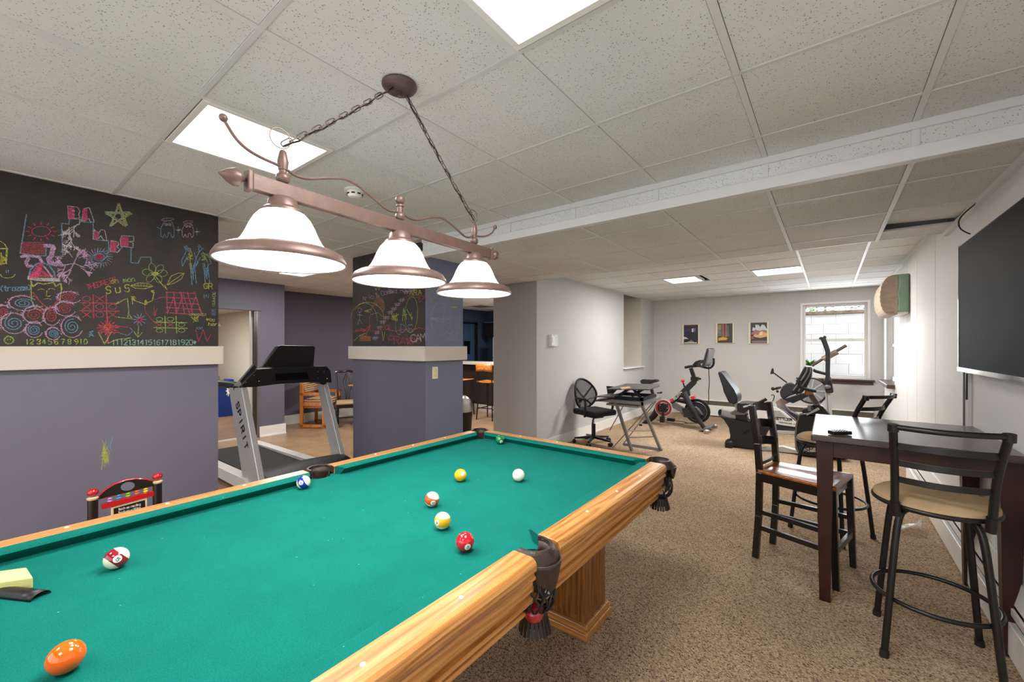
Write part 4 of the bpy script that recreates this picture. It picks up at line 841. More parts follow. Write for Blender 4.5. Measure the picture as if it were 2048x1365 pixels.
# pockets
def pocket(cx, cy, ang, side):
    """local frame: +x points outward"""
    e = bpy.data.objects.new('pocket', None); COL.objects.link(e); e.parent = pt; e.location = (cx - CXT, cy - CYT, 0); e.rotation_euler = (0, 0, ang)
    a0 = 1.95 if side else 2.05
    R = .050
    def pr(r, a, z): return (r * math.cos(a), r * math.sin(a), z)
    n = 18
    cl = MB()
    sec = [(R - .006, ZR - .020), (R - .004, ZR + .004), (R + .004, ZR + .004), (R + .016, ZR - .008), (R + .024, ZR - .032), (R + .012, ZR - .034)]
    rings = []
    for i in range(n + 1):
        a = -a0 + 2 * a0 * i / n; fl = 1 + .25 * max(0, abs(i / n - .5) * 2 - .7)
        rings.append([cl.bm.verts.new(pr(r * (1 if j < 2 else fl), a, z)) for j, (r, z) in enumerate(sec)])
    for A, B in zip(rings, rings[1:]):
        for k in range(6): cl.bm.faces.new((A[k], A[(k + 1) % 6], B[(k + 1) % 6], B[k]))
    cl.bm.faces.new(rings[0][::-1]); cl.bm.faces.new(rings[-1]); cl.build('collar', MT['leather'], e)
    ln = MB(); ln.grid(lambda u, v: pr(R - .004 - .008 * v, -PI * .99 * (1 if v > .3 else a0 / PI) + 2 * PI * .99 * (1 if v > .3 else a0 / PI) * u, ZR - .008 - .13 * v), 24, 5); ln.build('liner', MT['liner'], e, solid=.004)
    # shield hanging on the outside
    sh = MB(); b_ = 1.05 if side else 1.15
    def shf(u, v):
        a = (-b_ + 2 * b_ * u) * math.sqrt(max(.02, 1 - .93 * v ** 3.2)); bulge = .012 * math.sin(PI * u) * (1 - v)
        zb = ZR - .028 - (.080 if side else .072) * v * (1 - .12 * abs(2 * u - 1) ** 2)
        return pr(R + .020 + bulge - .004 * v, a, zb)
    sh.grid(shf, 16, 8); sh.build('shield', MT['leather'], e, solid=.006)
    # net: crossing straps
    nt_ = MB(); zt, zb = ZR - .075, ZR - .205; ns = 13
    def rad(t): return .050 + .012 * math.sin(PI * min(1, t * 1.1)) - .034 * max(0, t - .72) / .28
    for k in range(ns):
        for sg in (-1, 1):
            pts = []
            for j in range(9):
                t = j / 8; a = 2 * PI * (k + .5 * sg * math.sin(t * PI * 2.5) * .9) / ns
                pts.append(pr(rad(t), a, zt + (zb - zt) * t))
            nt_.tube(pts, .0032, 5)
    nt_.build('net', MT['net'], e, kind='stuff')
    fr = MB()
    for k in range(22):
        a = 2 * PI * k / 22; fr.bar(pr(.034, a, zb + .012), pr(.044 + .006 * random.random(), a + .05, zb - .040 - .012 * random.random()), .009, .003, up=(math.cos(a), math.sin(a), 0))
    fr.build('fringe', MT['net'], e, smooth=False, kind='stuff')
    MB().lathe([(.02, zb + .03), (.038, zb + .012), (.036, zb - .004), (.03, zb - .03)], seg=16).build('net_base', MT['net'], e)
    return e
so = .052
pocket(TX1 - so, CYT, 0, 1); pocket(TX0 + so, CYT, PI, 1)
co = .055
pocket(TX1 - co, TY1 - co, PI / 4, 0); pocket(TX0 + co, TY1 - co, 3 * PI / 4, 0); pocket(TX0 + co, TY0 + co, -3 * PI / 4, 0); pocket(TX1 - co, TY0 + co, -PI / 4, 0)
# ---- balls
BR = 0.0286
bm_cache = {}
def ball(num, col, stripe, loc, face, lab, up=(0, 0, 1)):
    """face: direction in which the number looks; stripes run round the local z axis"""
    key = (col, stripe)
    if key not in bm_cache: bm_cache[key] = ball_mat('ball_' + ('stripe_' if stripe else 'solid_') + str(len(bm_cache)), col, stripe)
    f = Vector(face).normalized(); u = Vector(up); y = u.cross(f).normalized(); z = f.cross(y).normalized()
    R = Matrix((f, y, z)).transposed()
    mb = MB(); mb.ball((0, 0, 0), BR, u=32, v=20)
    o = mb.build('billiard_ball', bm_cache[key]); o.location = loc; o.rotation_euler = R.to_euler()
    tag(o, lab, 'ball', 'billiard balls on the green cloth' if loc[2] > .8 else 'billiard balls caught in the side pocket net')
    if num:
        d = MB(); rr = BR + .0002
        def sp(a, b_): 
            v = Vector((1, a, b_)).normalized(); return v * rr
        c0 = d.bm.verts.new((rr, 0, 0)); rg = [d.bm.verts.new(sp(.36 * math.cos(t), .36 * math.sin(t))) for t in [2 * PI * k / 20 for k in range(20)]]
        r2 = [d.bm.verts.new(sp(.2 * math.cos(t), .2 * math.sin(t))) for t in [2 * PI * k / 20 for k in range(20)]]
        for k in range(20): d.bm.faces.new((c0, r2[k], r2[(k + 1) % 20])); d.bm.faces.new((r2[k], rg[k], rg[(k + 1) % 20], r2[(k + 1) % 20]))
        d.build('number_spot', MT['pearl'], o)
        e = MB(); rr = BR + .0004; w_ = len(num) * .17 - .03
        for st in letters(num, -w_ / 2, -.13, .26, 3.9 * 1.0):
            pts = [Vector((1, x, y_)).normalized() * rr for x, y_ in st]
            for a, b_ in zip(pts, pts[1:]): ribbon(e, [a, b_], .0015, a.normalized())
        e.build('number', MT['black'], o, smooth=False)
    return o
def onbed(u, v): p = AZ(u, v, ZB + BR); return (p.x, p.y, ZB + BR)
def tocam(p, du=0, dz=0):
    v = Vector((0, 0, CAMZ)) - Vector(p); s = Vector((math.cos(YAW), math.sin(YAW), 0)); return v.normalized() + s * du + Vector((0, 0, dz))
def place_ball(num, col, stripe, u, v, lab, du=0, dz=0, up=(0, 0, 1)):
    p = onbed(u, v); return ball(num, col, stripe, p, tocam(p, du, dz), lab, up)
place_ball('15', '#8e1522', True, 233, 1117, 'maroon striped ball with number 15 near the left edge of the cloth', .1, -.1, (.63, .49, .6))
place_ball('10', '#10309a', True, 607, 965, 'blue striped ball beside the far side pocket', -.35, -.1, (.75, .3, .5))
place_ball('6', '#0c7436', False, 1000, 880, 'dark green ball at the far corner pocket', .3, -.5)
place_ball('1', '#f2b705', False, 921, 951, 'plain yellow ball left of the white ball', .45, .35)
place_ball('', '#efe8d0', False, 1037, 951, 'plain white cue ball')
place_ball('13', '#e2581c', True, 864, 999, 'orange and white striped ball, uppermost of the row of three', .15, -.55, (.3, .2, 1))
place_ball('9', '#eab308', True, 885, 1042, 'yellow and white striped ball, middle of the row of three', -.75, -.3, (0, .3, 1))
place_ball('3', '#cc1626', False, 930, 1084, 'plain red ball nearest the right side pocket', .3, -.6)
place_ball('', '#f4640c', False, 132, 1315, 'plain orange ball closest to the camera')
nx, ny = TX1 - so, CYT
ball('10', '#14245e', True, (nx + .018, ny + .012, ZR - .132), (1, 0, -.8), 'cream and navy ball at the top of the side pocket net', (0, .2, 1))
ball('', '#a01824', False, (nx + .012, ny - .020, ZR - .188), (1, 0, 0), 'red ball low in the side pocket net')
ball('', '#c06a50', True, (nx - .024, ny - .022, ZR - .170), (1, 0, 0), 'brown striped ball low at the left of the side pocket net')
# ---- things lying on the cloth
fo = thing('foam_block', 'pale yellow foam eraser block on the cloth at the left edge', 'foam block', (-1.72, .06, ZB))
A = AZ(53, 1135, ZB + .03); B_ = AZ(66, 1155, ZB + .03); dr = Vector((-1, -.0, 0)); 
e1 = (AZ(-90, 1155, ZB + .03) - A).normalized() * .13
q = [A, B_, B_ + e1, A + e1]
MB().prism([Vector((p.x, p.y, ZB + .015)) for p in q], (0, 0, .03)).build('foam', MT['foam'], fo, world=True, smooth=False, bevel=.003)
bs = thing('black_strip', 'curved black plastic strip lying by the yellow foam block', 'strip', (-1.62, .06, ZB))
e2 = (AZ(-60, 1180, ZB + .008) - AZ(80, 1196, ZB + .008)); e2.z = 0; e2.normalize(); sd = Vector((-e2.y, e2.x, 0)); c0 = AZ(82, 1196, ZB)
mb = MB(); mb.grid(lambda u, v: c0 + e2 * (.15 * v) + sd * (.020 * math.cos(PI * u)) + Vector((0, 0, .001 + .013 * math.sin(PI * u))), 10, 4); mb.build('channel', MT['black'], bs, world=True, solid=.0015)
# ================================================================ pendant lamp
PX = -1.355
pl = thing('pendant_light', 'three shade bronze billiard pendant hanging from two chains over the pool table', 'pendant lamp', (PX, 1.03, 1.75))
cano = Vector((-1.345, 1.02, HC))
def drift(y): return -.055 * (y - 1.03)       # the bar hangs very slightly askew
def PL(y, z, x=0): return Vector((PX + drift(y) + x, y, z))
ZBAR = 1.955
MB().bar(PL(.485, ZBAR), PL(1.61, ZBAR), .024, .048).build('bar', MT['bronze'], pl, world=True, smooth=False, bevel=.003)
for y, s in ((.478, -1), (1.618, 1)):
    MB().bar(PL(y - .007, ZBAR), PL(y + .007, ZBAR), .034, .058).build('bar_collar', MT['bronze'], pl, world=True, smooth=False, bevel=.003)
    k = MB(); M_ = Euler((PI / 2 * (1 if s < 0 else -1), 0, 0)).to_matrix()
    k.lathe([(.004, 0), (.008, .008), (.022, .016), (.025, .028), (.018, .045), (.002, .066)], PL(y + s * .008, ZBAR), 18, M_); k.build('finial', MT['bronze'], pl, world=True)
YS = (.575, 1.03, 1.49)
for i, y in enumerate(YS):
    sp_ = bpy.data.objects.new('lamp', None); COL.objects.link(sp_); sp_.parent = pl; sp_.location = PL(y, 0) - pl.location
    s = MB(); s.lathe([(.030, 1.935), (.040, 1.925), (.044, 1.905), (.058, 1.895), (.062, 1.880), (.050, 1.878)], seg=32); s.build('fitter', MT['bronze'], sp_)
    g = MB(); prof = [(.050, 1.890), (.062, 1.884), (.076, 1.868), (.088, 1.845), (.098, 1.820), (.110, 1.797), (.128, 1.775), (.148, 1.761), (.166, 1.748), (.177, 1.736)]
    g.lathe(prof, seg=48, cap=False); g.build('glass_shade', MT['shade'], sp_, solid=.003)
    b_ = MB(); b_.lathe([(.141, 1.773), (.156, 1.772), (.172, 1.762), (.181, 1.747), (.183, 1.738), (.181, 1.733), (.178, 1.735), (.178, 1.741), (.168, 1.752), (.150, 1.765), (.141, 1.770)], seg=56, cap=False); b_.build('rim_band', MT['bronze'], sp_)
    q = MB(); q.lathe([(.012, 1.88), (.016, 1.86), (.028, 1.835), (.030, 1.815), (.022, 1.795), (.004, 1.786)], seg=16); q.build('bulb', MT['bulb'], sp_)
    pn = MB(); pn.ball(PL(y, 1.995), .020, (1, 1, .95)); pn.cyl(PL(y, 2.01), PL(y, 2.05 if i != 1 else 2.035), .011)
    if i == 1: pn.ball(PL(y, 2.062), .019); pn.lathe([(.015, 2.035), (.015, 2.042)], PL(y, 0), 14)
    else: pn.lathe([(.013, 2.02), (.016, 2.045), (.010, 2.075), (.007, 2.08)], PL(y, 0), 14)
    pn.build('post', MT['bronze'], pl, world=True)
    lp = bpy.data.lights.new('bulb_light', 'POINT'); lp.energy = 6; lp.color = (1, .96, .9); lp.shadow_soft_size = .03
    lo = bpy.data.objects.new('bulb_light', lp); lo.location = PL(y, 1.765); COL.objects.link(lo)
# scroll rod
sc = MB()
def rod(pts): sc.tube([PL(*p) for p in pts], .0045, 8, smooth=3)
rod([(.415, 2.105), (.45, 2.055), (.50, 2.035), (.575, 2.03), (.63, 2.01), (.72, 2.045), (.80, 2.07), (.90, 2.035), (.97, 2.0), (1.03, 2.015), (1.10, 1.995), (1.18, 2.03), (1.27, 2.055), (1.36, 2.025), (1.43, 1.995), (1.49, 2.02), (1.56, 2.03), (1.63, 2.06), (1.66, 2.10)])
sc.build('scroll_rod', MT['bronze'], pl, world=True)
for p in ((.415, 2.108), (1.66, 2.103)): MB().ball(PL(*p), .011).build('rod_tip', MT['bronze'], pl, world=True)
cn = MB(); cn.lathe([(.066, HC), (.068, HC - .008), (.062, HC - .018), (.045, HC - .026), (.030, HC - .030)], (cano.x, cano.y, 0), 32); cn.cyl(cano - Vector((0, 0, .028)), cano - Vector((0, 0, .040)), .010); cn.ball(cano - Vector((0, 0, .047)), .007)
cn.build('canopy', MT['bronzed'], pl, world=True)
lk = None
def chain(a, b_, n):
    global lk
    a = Vector(a); b_ = Vector(b_); d = (b_ - a); L = d.length / n; d.normalize()
    side = d.cross(Vector((0, 0, 1))).normalized(); u2 = side.cross(d)
    if lk is None:
        h, w = L * .66, .0078
        pts = [(w, 0, z) for z in (-h + w, h - w)] + [(w * math.cos(t), 0, h - w + w * math.sin(t)) for t in (.8, 1.57, 2.34)] + [(-w, 0, z) for z in (h - w, -h + w)] + [(-w * math.cos(t), 0, -h + w - w * math.sin(t)) for t in (.8, 1.57, 2.34)]
        lk = MB().tube(pts, .0020, 6, closed=True).build('chain_link', MT['bronzed'], pl)
    for i in range(n):
        t = (i + .5) / n; c = a + (b_ - a) * t - Vector((0, 0, .010 * 4 * t * (1 - t)))
        X_ = side if i % 2 else u2; Y_ = d.cross(X_)
        o = lk if (i == 0 and lk.get('used') is None) else lk.copy()
        if o is not lk: COL.objects.link(o); o.parent = pl
        else: lk['used'] = 1
        o.location = c - pl.location; o.rotation_euler = Matrix((X_, Y_, d)).transposed().to_euler()
        if 'used' in o and o is not lk: del o['used']
chain(cano + Vector((0, -.035, -.03)), PL(YS[0], 2.10), 17); chain(cano + Vector((0, .035, -.03)), PL(YS[2], 2.10), 17)
del lk['used']
cw_ = MB()
for s, y in ((-1, YS[0]), (1, YS[2])):
    a = cano + Vector((0, s * .035, -.03)); b_ = PL(y, 2.09); pts = []
    for i in range(17):
        t = i / 16; pts.append(a + (b_ - a) * t - Vector((0, 0, .010 * 4 * t * (1 - t) + .004 * math.sin(i * 1.9))) + Vector((.004 * math.cos(i * 2.1), 0, 0)))
    cw_.tube(pts, .0028, 6)
cw_.build('cord', MT['black'], pl, world=True)
for y in (YS[0], YS[2]): MB().tube([PL(y, 2.115) + Vector((.0, .030 * math.cos(t), .030 * math.sin(t))) + Vector((0, -.008, .0)) for t in [2 * PI * k / 20 for k in range(20)]], .002, 6, closed=True).build('hanging_ring', MT['bronze'], pl, world=True)
# ================================================================ pub table, stools, chair
tb = thing('pub_table', 'counter height dark espresso table against the right wall', 'table', (.32, 3.37, 0))
MB().b2((-.085, 2.93, .935), (.722, 3.84, .972)).build('table_top', MT['espt'], tb, world=True, smooth=False, bevel=.006)
for nm, a, b_ in (('apron', (-.03, 2.985, .845), (.69, 3.005, .935)), ('apron', (-.03, 3.765, .845), (.69, 3.785, .935)), ('apron', (-.055, 2.99, .845), (-.035, 3.78, .935)), ('apron', (.70, 2.99, .845), (.718, 3.78, .935))):
    MB().b2(a, b_).build(nm, MT['espresso'], tb, world=True, smooth=False)
for x in (-.022, .685):
    for y in (3.02, 3.75): MB().bar((x, y, .935), (x, y, 0), .082, .082, (0, 1, 0), .052, .052).build('leg', MT['espresso'], tb, world=True, smooth=False, bevel=.003)
rm = thing('remote_control', 'small black and silver remote control on the pub table', 'remote control', (.045, 3.02, .972), .12)
m_ = MB(); m_.prism([(-.055, -.022, .012), (.055, -.026, .012), (.055, .026, .012), (-.055, .022, .012)], (0, 0, .02)); m_.build('body', MT['black'], rm, smooth=False, bevel=.004)
MB().box((0, 0, .0225), (.104, .044, .001)).build('faceplate', MT['silver'], rm, smooth=False)
for i in range(5):
    for j in range(3): MB().lathe([(.0035, .0225), (.0035, .0245), (.002, .025)], (-.035 + .017 * i, -.012 + .012 * j, 0), 8).build('button', MT['black'], rm)
rm.rotation_euler = (0, 0, .75)
def barstool(loc, rz, lab):
    """seat faces +y, backrest at -y"""
    t = thing('bar_stool', lab, 'bar stool', (*loc, 0), rz, 'round tan seat metal bar stools')
    ZS = .728
    q = MB(); q.lathe([(.02, ZS + .045), (.12, ZS + .047), (.19, ZS + .038), (.218, ZS + .018), (.220, ZS + .002), (.20, ZS - .004), (.02, ZS - .004)], seg=40); q.build('seat', MT['suede'], t)
    q = MB(); q.tube([(.215 * math.cos(a), .215 * math.sin(a), ZS - .006) for a in [2 * PI * k / 40 for k in range(40)]], .012, 10, closed=True); q.build('seat_ring', MT['blackm'], t)
    MB().lathe([(.13, ZS - .03), (.13, ZS - .014), (.19, ZS - .010)], seg=24).build('swivel_plate', MT['blackm'], t)
    for sx in (-1, 1):
        for sy in (-1, 1):
            p = [(sx * .07, sy * .07, ZS - .03), (sx * .115, sy * .115, ZS - .032), (sx * .135, sy * .135, ZS - .07), (sx * .15, sy * .15, ZS - .20), (sx * .190, sy * .19, .012)]
            MB().tube(p, .0145, 12, smooth=2).build('leg', MT['blackm'], t)
            MB().cyl((sx * .1885, sy * .1885, .03), (sx * .1915, sy * .1915, 0), .018).build('foot_cap', MT['rubber'], t)
    rr = .222
    MB().tube([(rr * math.cos(a), rr * math.sin(a), .27) for a in [2 * PI * k / 44 for k in range(44)]], .0105, 10, closed=True).build('footrest_ring', MT['blackm'], t)
    def post(s): return [(s * .152, -.185, ZS - .035), (s * .154, -.200, ZS + .05), (s * .156, -.225, ZS + .16), (s * .162, -.255, ZS + .26), (s * .171, -.325, ZS + .395)]
    for s in (-1, 1):
        MB().tube(post(s), .0155, 12, smooth=2).build('back_post', MT['blackm'], t)
        MB().cyl((s * .150, -.183, ZS - .045), (s * .153, -.193, ZS + .02), .019).build('post_sleeve', MT['blackm'], t)
    def at(s, z):
        P = [Vector(p) for p in post(s)]
        for a, b_ in zip(P, P[1:]):
            if a.z <= z <= b_.z: return a + (b_ - a) * (z - a.z) / (b_.z - a.z)
        return P[-1]
    for z in (ZS + .135, ZS + .215, ZS + .30):
        a, b_ = at(-1, z), at(1, z); pts = [a + (b_ - a) * k / 10 - Vector((0, .045 * math.sin(PI * k / 10), 0)) for k in range(11)]
        MB().strip(pts, .028, .004).build('back_slat', MT['blackm'], t)
    a, b_ = at(-1, ZS + .39), at(1, ZS + .39); pts = [a + (b_ - a) * k / 12 - Vector((0, .055 * math.sin(PI * k / 12), 0)) for k in range(13)]
    MB().tube(pts, .0125, 12).build('top_rail', MT['blackm'], t)
    for p in (a, b_): MB().tube([p + Vector((0, 0, -.02)), p + Vector((0, -.004, .012))], .020, 12).build('post_cap', MT['blackm'], t)
    return t
barstool((.396, 2.83), 0.0, 'metal bar stool with tan seat, nearest the camera at the pub table')
barstool((.005, 4.13), 1.05, 'metal bar stool with tan seat standing behind the pub table')
# wooden counter chair facing the table
wc_ = thing('counter_chair', 'black ladder back counter chair with honey brown wooden seat', 'chair', (-.355, 3.48, 0), -.23)
def WL(x, y, z): return Vector((x, y, z))
# local: x forward, y left; rear posts at x=0,y=+-.155
for s in (-1, 1):
    pts = [(0 - .02, s * .160, 0), (0, s * .158, .30), (.005, s * .157, .60), (-.008, s * .157, .80), (-.045, s * .157, 1.06)]
    m_ = MB()
    for a, b_ in zip(pts, pts[1:]): m_.bar(a, b_, .032, .040, (1, 0, 0))
    m_.build('back_post', MT['blackwood'], wc_, smooth=False, bevel=.003)
    MB().lathe([(.014, 0), (.014, .004)], (-.02, s * .16, 0), 10).build('felt_pad', MT['trimw'], wc_)
for k, (z, dx) in enumerate(((1.02, -.040), (.90, -.022), (.775, -.006))):
    pts = [(dx - .045 * math.sin(PI * j / 10) * 1.0, -.15 + .30 * j / 10, z + .016 * math.sin(PI * j / 10)) for j in range(11)]
    MB().strip(pts, .060, .014, (-.2, 0, 1)).build('back_slat', MT['blackwood'], wc_, smooth=False)
MB().bar((-.005, -.155, .655), (-.005, .155, .655), .022, .022).build('back_stretcher', MT['blackwood'], wc_, smooth=False)
m_ = MB()
def seatf(u, v):
    x = -.01 + .455 * u; w = .172 + .045 * u; y = -w + 2 * w * v
    dip = .012 * (math.sin(PI * min(1, v * 2)) ** 2 if v < .5 else math.sin(PI * min(1, (1 - v) * 2)) ** 2) * math.sin(PI * min(1, u * 1.15)) ** .5
    return (x, y, .622 - dip)
m_.grid(seatf, 20, 24); o = m_.build('seat', MT['seatwood'], wc_)
md = o.modifiers.new('s', 'SOLIDIFY'); md.thickness = .022; md.offset = -1 if True else 0
for nm, a, b_ in (('seat_rail', (.02, -.165, .57), (.42, -.205, .57)), ('seat_rail', (.02, .165, .57), (.42, .205, .57)), ('seat_rail', (.42, -.19, .57), (.42, .19, .57))):
    MB().bar(a, b_, .018, .055).build(nm, MT['blackwood'], wc_, smooth=False)
for s in (-1, 1):
    MB().bar((.425, s * .195, .60), (.445, s * .205, 0), .042, .036, (0, 1, 0), .034, .030).build('front_leg', MT['blackwood'], wc_, smooth=False, bevel=.003)
    MB().lathe([(.014, 0), (.014, .004)], (.445, s * .205, 0), 10).build('felt_pad', MT['trimw'], wc_)
    MB().bar((0, s * .158, .22), (.435, s * .20, .22), .020, .032).build('side_stretcher', MT['blackwood'], wc_, smooth=False)
    MB().bar((0, s * .158, .33), (.43, s * .198, .33), .020, .028).build('side_stretcher', MT['blackwood'], wc_, smooth=False)
MB().bar((.44, -.2, .23), (.44, .2, .23), .020, .04).build('foot_rail', MT['blackwood'], wc_, smooth=False)
# ================================================================ television, its cables and the wall things on the right
XT = .655
tv = thing('television', 'large flat black television mounted on the right wall', 'television', (.69, 3.1, 1.74))
p0 = AX(1917, 492, XT); p1 = AX(1917, 741, XT); y1 = p0.y; z1 = p0.z; z0 = p1.z
y0_ = y1 - 1.46
MB().b2((XT + .006, y0_, z0), (XT + .05, y1, z1)).build('housing', MT['dark'], tv, world=True, smooth=False, bevel=.003)
MB().b2((XT, y0_ + .006, z0 + .022), (XT + .006, y1 - .006, z1 - .012)).build('screen', MT['screen'], tv, world=True, smooth=False)
MB().b2((XT - .006, y0_, z0 - .003), (XT + .03, y1, z0 + .022)).b2((XT - .002, y1 - .006, z0), (XT + .03, y1 + .002, z1)).build('chrome_edge', MT['chrome'], tv, world=True, smooth=False)
MB().b2((XT + .04, y0_ + .5, 1.55), (.728, y1 - .5, 1.95)).build('wall_bracket', MT['black'], tv, world=True, smooth=False)
rc = thing('cable_raceway', 'gray vertical cable channel on the wall under the television', 'cable channel', (.72, 3.98, .38))
MB().b2((.712, 3.93, .37), (.729, 4.0, 1.32)).build('channel', MT['lightgray'], rc, world=True, smooth=False)
MB().b2((.706, 4.02, .37), (.729, 4.03, 1.32)).build('edge_strip', MT['graymetal'], rc, world=True, smooth=False)
MB().b2((.704, 3.935, 1.13), (.712, 3.955, 1.30)).build('clip', MT['black'], rc, world=True, smooth=False)
MB().tube([(.725, 3.62, HL - .01), (.70, 3.70, HL - .02), (.655, 3.84, 2.30), (.655, 3.84, 2.24), (.67, 3.79, 2.20), (.69, 3.76, 2.175)], .004, 8, smooth=3).build('tv_cable', MT['black'])
tag(COL.objects[-1], 'black cable looping from the ceiling to the top of the television', 'cable')
o = MB().tube([(.70, 3.95, 1.90), (.70, 4.0, 1.87), (.70, 4.03, 1.86), (.70, 4.02, 1.885), (.70, 3.97, 1.91), (.70, 3.90, 1.92)], .006, 8, smooth=2).build('cable_end', MT['black']); tag(o, 'short folded black cable end poking out left of the television', 'cable')
# wrapped air conditioner
ac = thing('air_conditioner', 'wall air conditioner wrapped in green and tan padded covers', 'air conditioner', (.60, 6.9, 1.84))
MB().b2((.62, 6.53, 1.875), (.728, 7.35, 2.315)).build('green_wrap', MT['mint'], ac, world=True, bevel=.012)
m_ = MB(); NN = 26
def acf(u, v):
    a = -PI / 2 + PI * v; ww = 1 + .012 * math.sin(u * 40 + v * 9) + .022 * math.sin(v * 90)
    x = .625 - .150 * max(0, math.cos(a)) ** .75 * ww; z = 2.08 + (.225 + .03 * math.cos(a)) * math.sin(a) - .02 * math.cos(a)
    return (x, 6.52 + .84 * u, z)
m_.grid(acf, 18, 40)
o = m_.build('tan_cover', MT['tanfab'], ac, world=True, solid=.01)
e_ = MB(); e_.prism([acf(0, k / 24) for k in range(25)] , (0, .004, 0)); e_.build('tan_cover_end', MT['tanfab'], ac, world=True, smooth=False)
for k in range(11):
    v0 = .08 + k * .08; p_ = Vector(acf(0, v0)); MB().tube([p_ + Vector((.0, -.004, 0)), Vector((.60, 6.512, p_.z + .01 * math.sin(k * 2)))], .004, 6).build('crease', MT['tanfab'], ac, world=True)
MB().b2((.60, 6.55, 1.855), (.72, 7.3, 1.878)).build('drip_tray', MT['trimw'], ac, world=True, smooth=False)
MB().tube([(.64, 6.53, 2.30), (.65, 6.522, 2.2), (.625, 6.522, 2.1), (.64, 6.522, 2.0), (.63, 6.522, 1.9)], .005, 6, smooth=1).build('plastic_seam', MT['clear'], ac, world=True)
# baseboard heaters
ht = thing('baseboard_heater', 'long white baseboard heater along the right wall', 'heater', (.70, 3.5, 0), 0, 'white baseboard heaters')
MB().b2((.672, .2, .012), (.727, 6.3, .17)).build('front_panel', MT['trimw'], ht, world=True, smooth=False, bevel=.004)
m_ = MB(); m_.prism([(.727, 3.25, .36), (.712, 3.25, .36), (.70, 3.25, .30), (.690, 3.25, .255), (.727, 3.25, .255)], (0, 6.1, 0)); m_.build('top_hood', MT['trimw'], ht, world=True, smooth=False)
MB().b2((.695, .2, .17), (.727, 6.3, .256)).build('slot', MT['black'], ht, world=True, smooth=False)
MB().b2((.680, .2, .205), (.690, 6.3, .238)).build('damper', MT['trimw'], ht, world=True, smooth=False)
hf = thing('baseboard_heater', 'white baseboard heater with dark slot under the posters on the far wall', 'heater', (-1.3, 9.46, 0), 0, 'white baseboard heaters')
MB().b2((-2.65, 9.43, .02), (.60, 9.495, .235)).build('front_panel', MT['trimw'], hf, world=True, smooth=False, bevel=.004)
MB().b2((-2.65, 9.455, .235), (.60, 9.495, .33)).build('slot', plain('olive_slot', '#5a5444', .7), hf, world=True, smooth=False)
MB().b2((-2.65, 9.44, .325), (.60, 9.497, .345)).build('top_hood', MT['trimw'], hf, world=True, smooth=False)
# posters
def poster(u0, v0, u1, v1, lab, shapes):
    a = AY(u0, v0, 9.47); b_ = AY(u1, v1, 9.47); w, h = b_.x - a.x, a.z - b_.z
    t = thing('poster', lab, 'poster', ((a.x + b_.x) / 2, 9.495, b_.z), 0, 'small posters on the far wall')
    MB().b2((-w / 2 - .035, -.022, -.008), (w / 2 + .03, 0, h + .008)).build('backing_board', MT['cardb'], t, smooth=False)
    for k, (c, pts) in enumerate(shapes):
        m_ = MB(); vs = [m_.bm.verts.new((-w / 2 + x * w, -.0235 - .0004 * k, y * h)) for x, y in pts]; m_.bm.faces.new(vs)
        if c not in PC: PC[c] = plain('print_' + str(len(PC)), c, .5, var=.12, vs=30)
        m_.build('print', PC[c], t, smooth=False)
PC = {}
full = [(0, 0), (1, 0), (1, 1), (0, 1)]
poster(1367.5, 650.5, 1396, 688, 'dark purple poster with a white river shape, leftmost of three', [('#2c2436', full), ('#5a2440', [(0, .9), (1, .97), (1, 1), (0, 1)]), ('#4c2c4c', [(0, .62), (.6, .72), (1, .8), (1, .86), (.5, .8), (0, .74)]), ('#1c1a22', [(0, .1), (1, .1), (1, .5), (.4, .62), (.2, .4)]), ('#cfc4cc', [(0, .24), (.25, .26), (.5, .16), (.62, .16), (.4, .2), (.2, .34), (0, .37)]), ('#d9d2d8', [(.57, .62), (.68, .62), (.68, .8), (.57, .8)]), ('#8a5a94', [(.69, .64), (.84, .64), (.84, .82), (.69, .82)]), ('#d8d2c4', [(.05, .03), (.93, .03), (.93, .075), (.05, .075)]), ('#c8c2b4', [(.3, .10), (.7, .10), (.7, .13), (.3, .13)])])
poster(1435, 648, 1465, 686, 'poster of tall brown tree trunks over yellow flowers, middle of three', [('#3c3a3a', full), ('#8a8a4c', [(.02, .5), (.22, .45), (.26, .95), (.02, .95)]), ('#6a7a70', [(.05, .35), (.25, .35), (.25, .7), (.05, .7)]), ('#9a5a50', [(.28, .3), (.46, .3), (.44, .98), (.3, .98)]), ('#a8645c', [(.52, .3), (.64, .3), (.62, .98), (.53, .98)]), ('#5f7462', [(.66, .3), (.76, .35), (.72, .9), (.66, .9)]), ('#d0a82c', [(.05, .12), (.6, .14), (.68, .25), (.4, .3), (.08, .26)]), ('#4a2c24', [(0, 0), (1, 0), (1, .1), (0, .1)])])
poster(1501, 646, 1534, 687, 'poster of a pale hillside town under white clouds, rightmost of three', [('#343438', full), ('#c8d0cc', [(.1, .62), (.14, .78), (.3, .74), (.3, .9), (.5, .88), (.6, .78), (.7, .9), (.85, .86), (1, .66), (1, .6), (.5, .58)]), ('#a46c68', [(.05, .5), (.3, .66), (.55, .6), (.8, .64), (1, .6), (1, .45), (.05, .42)]), ('#dca870', [(.15, .36), (.3, .46), (.45, .40), (.6, .58), (.75, .56), (1, .48), (1, .32), (.6, .26), (.3, .3)]), ('#e8c89c', [(.55, .38), (.6, .56), (.75, .58), (.75, .4)]), ('#a83c2c', [(.05, .2), (.2, .2), (.2, .36), (.05, .36)]), ('#3a343c', [(.2, .14), (.96, .14), (.96, .3), (.5, .24), (.22, .3)]), ('#8a6a6c', [(.1, .02), (.98, .02), (.98, .13), (.1, .13)])])
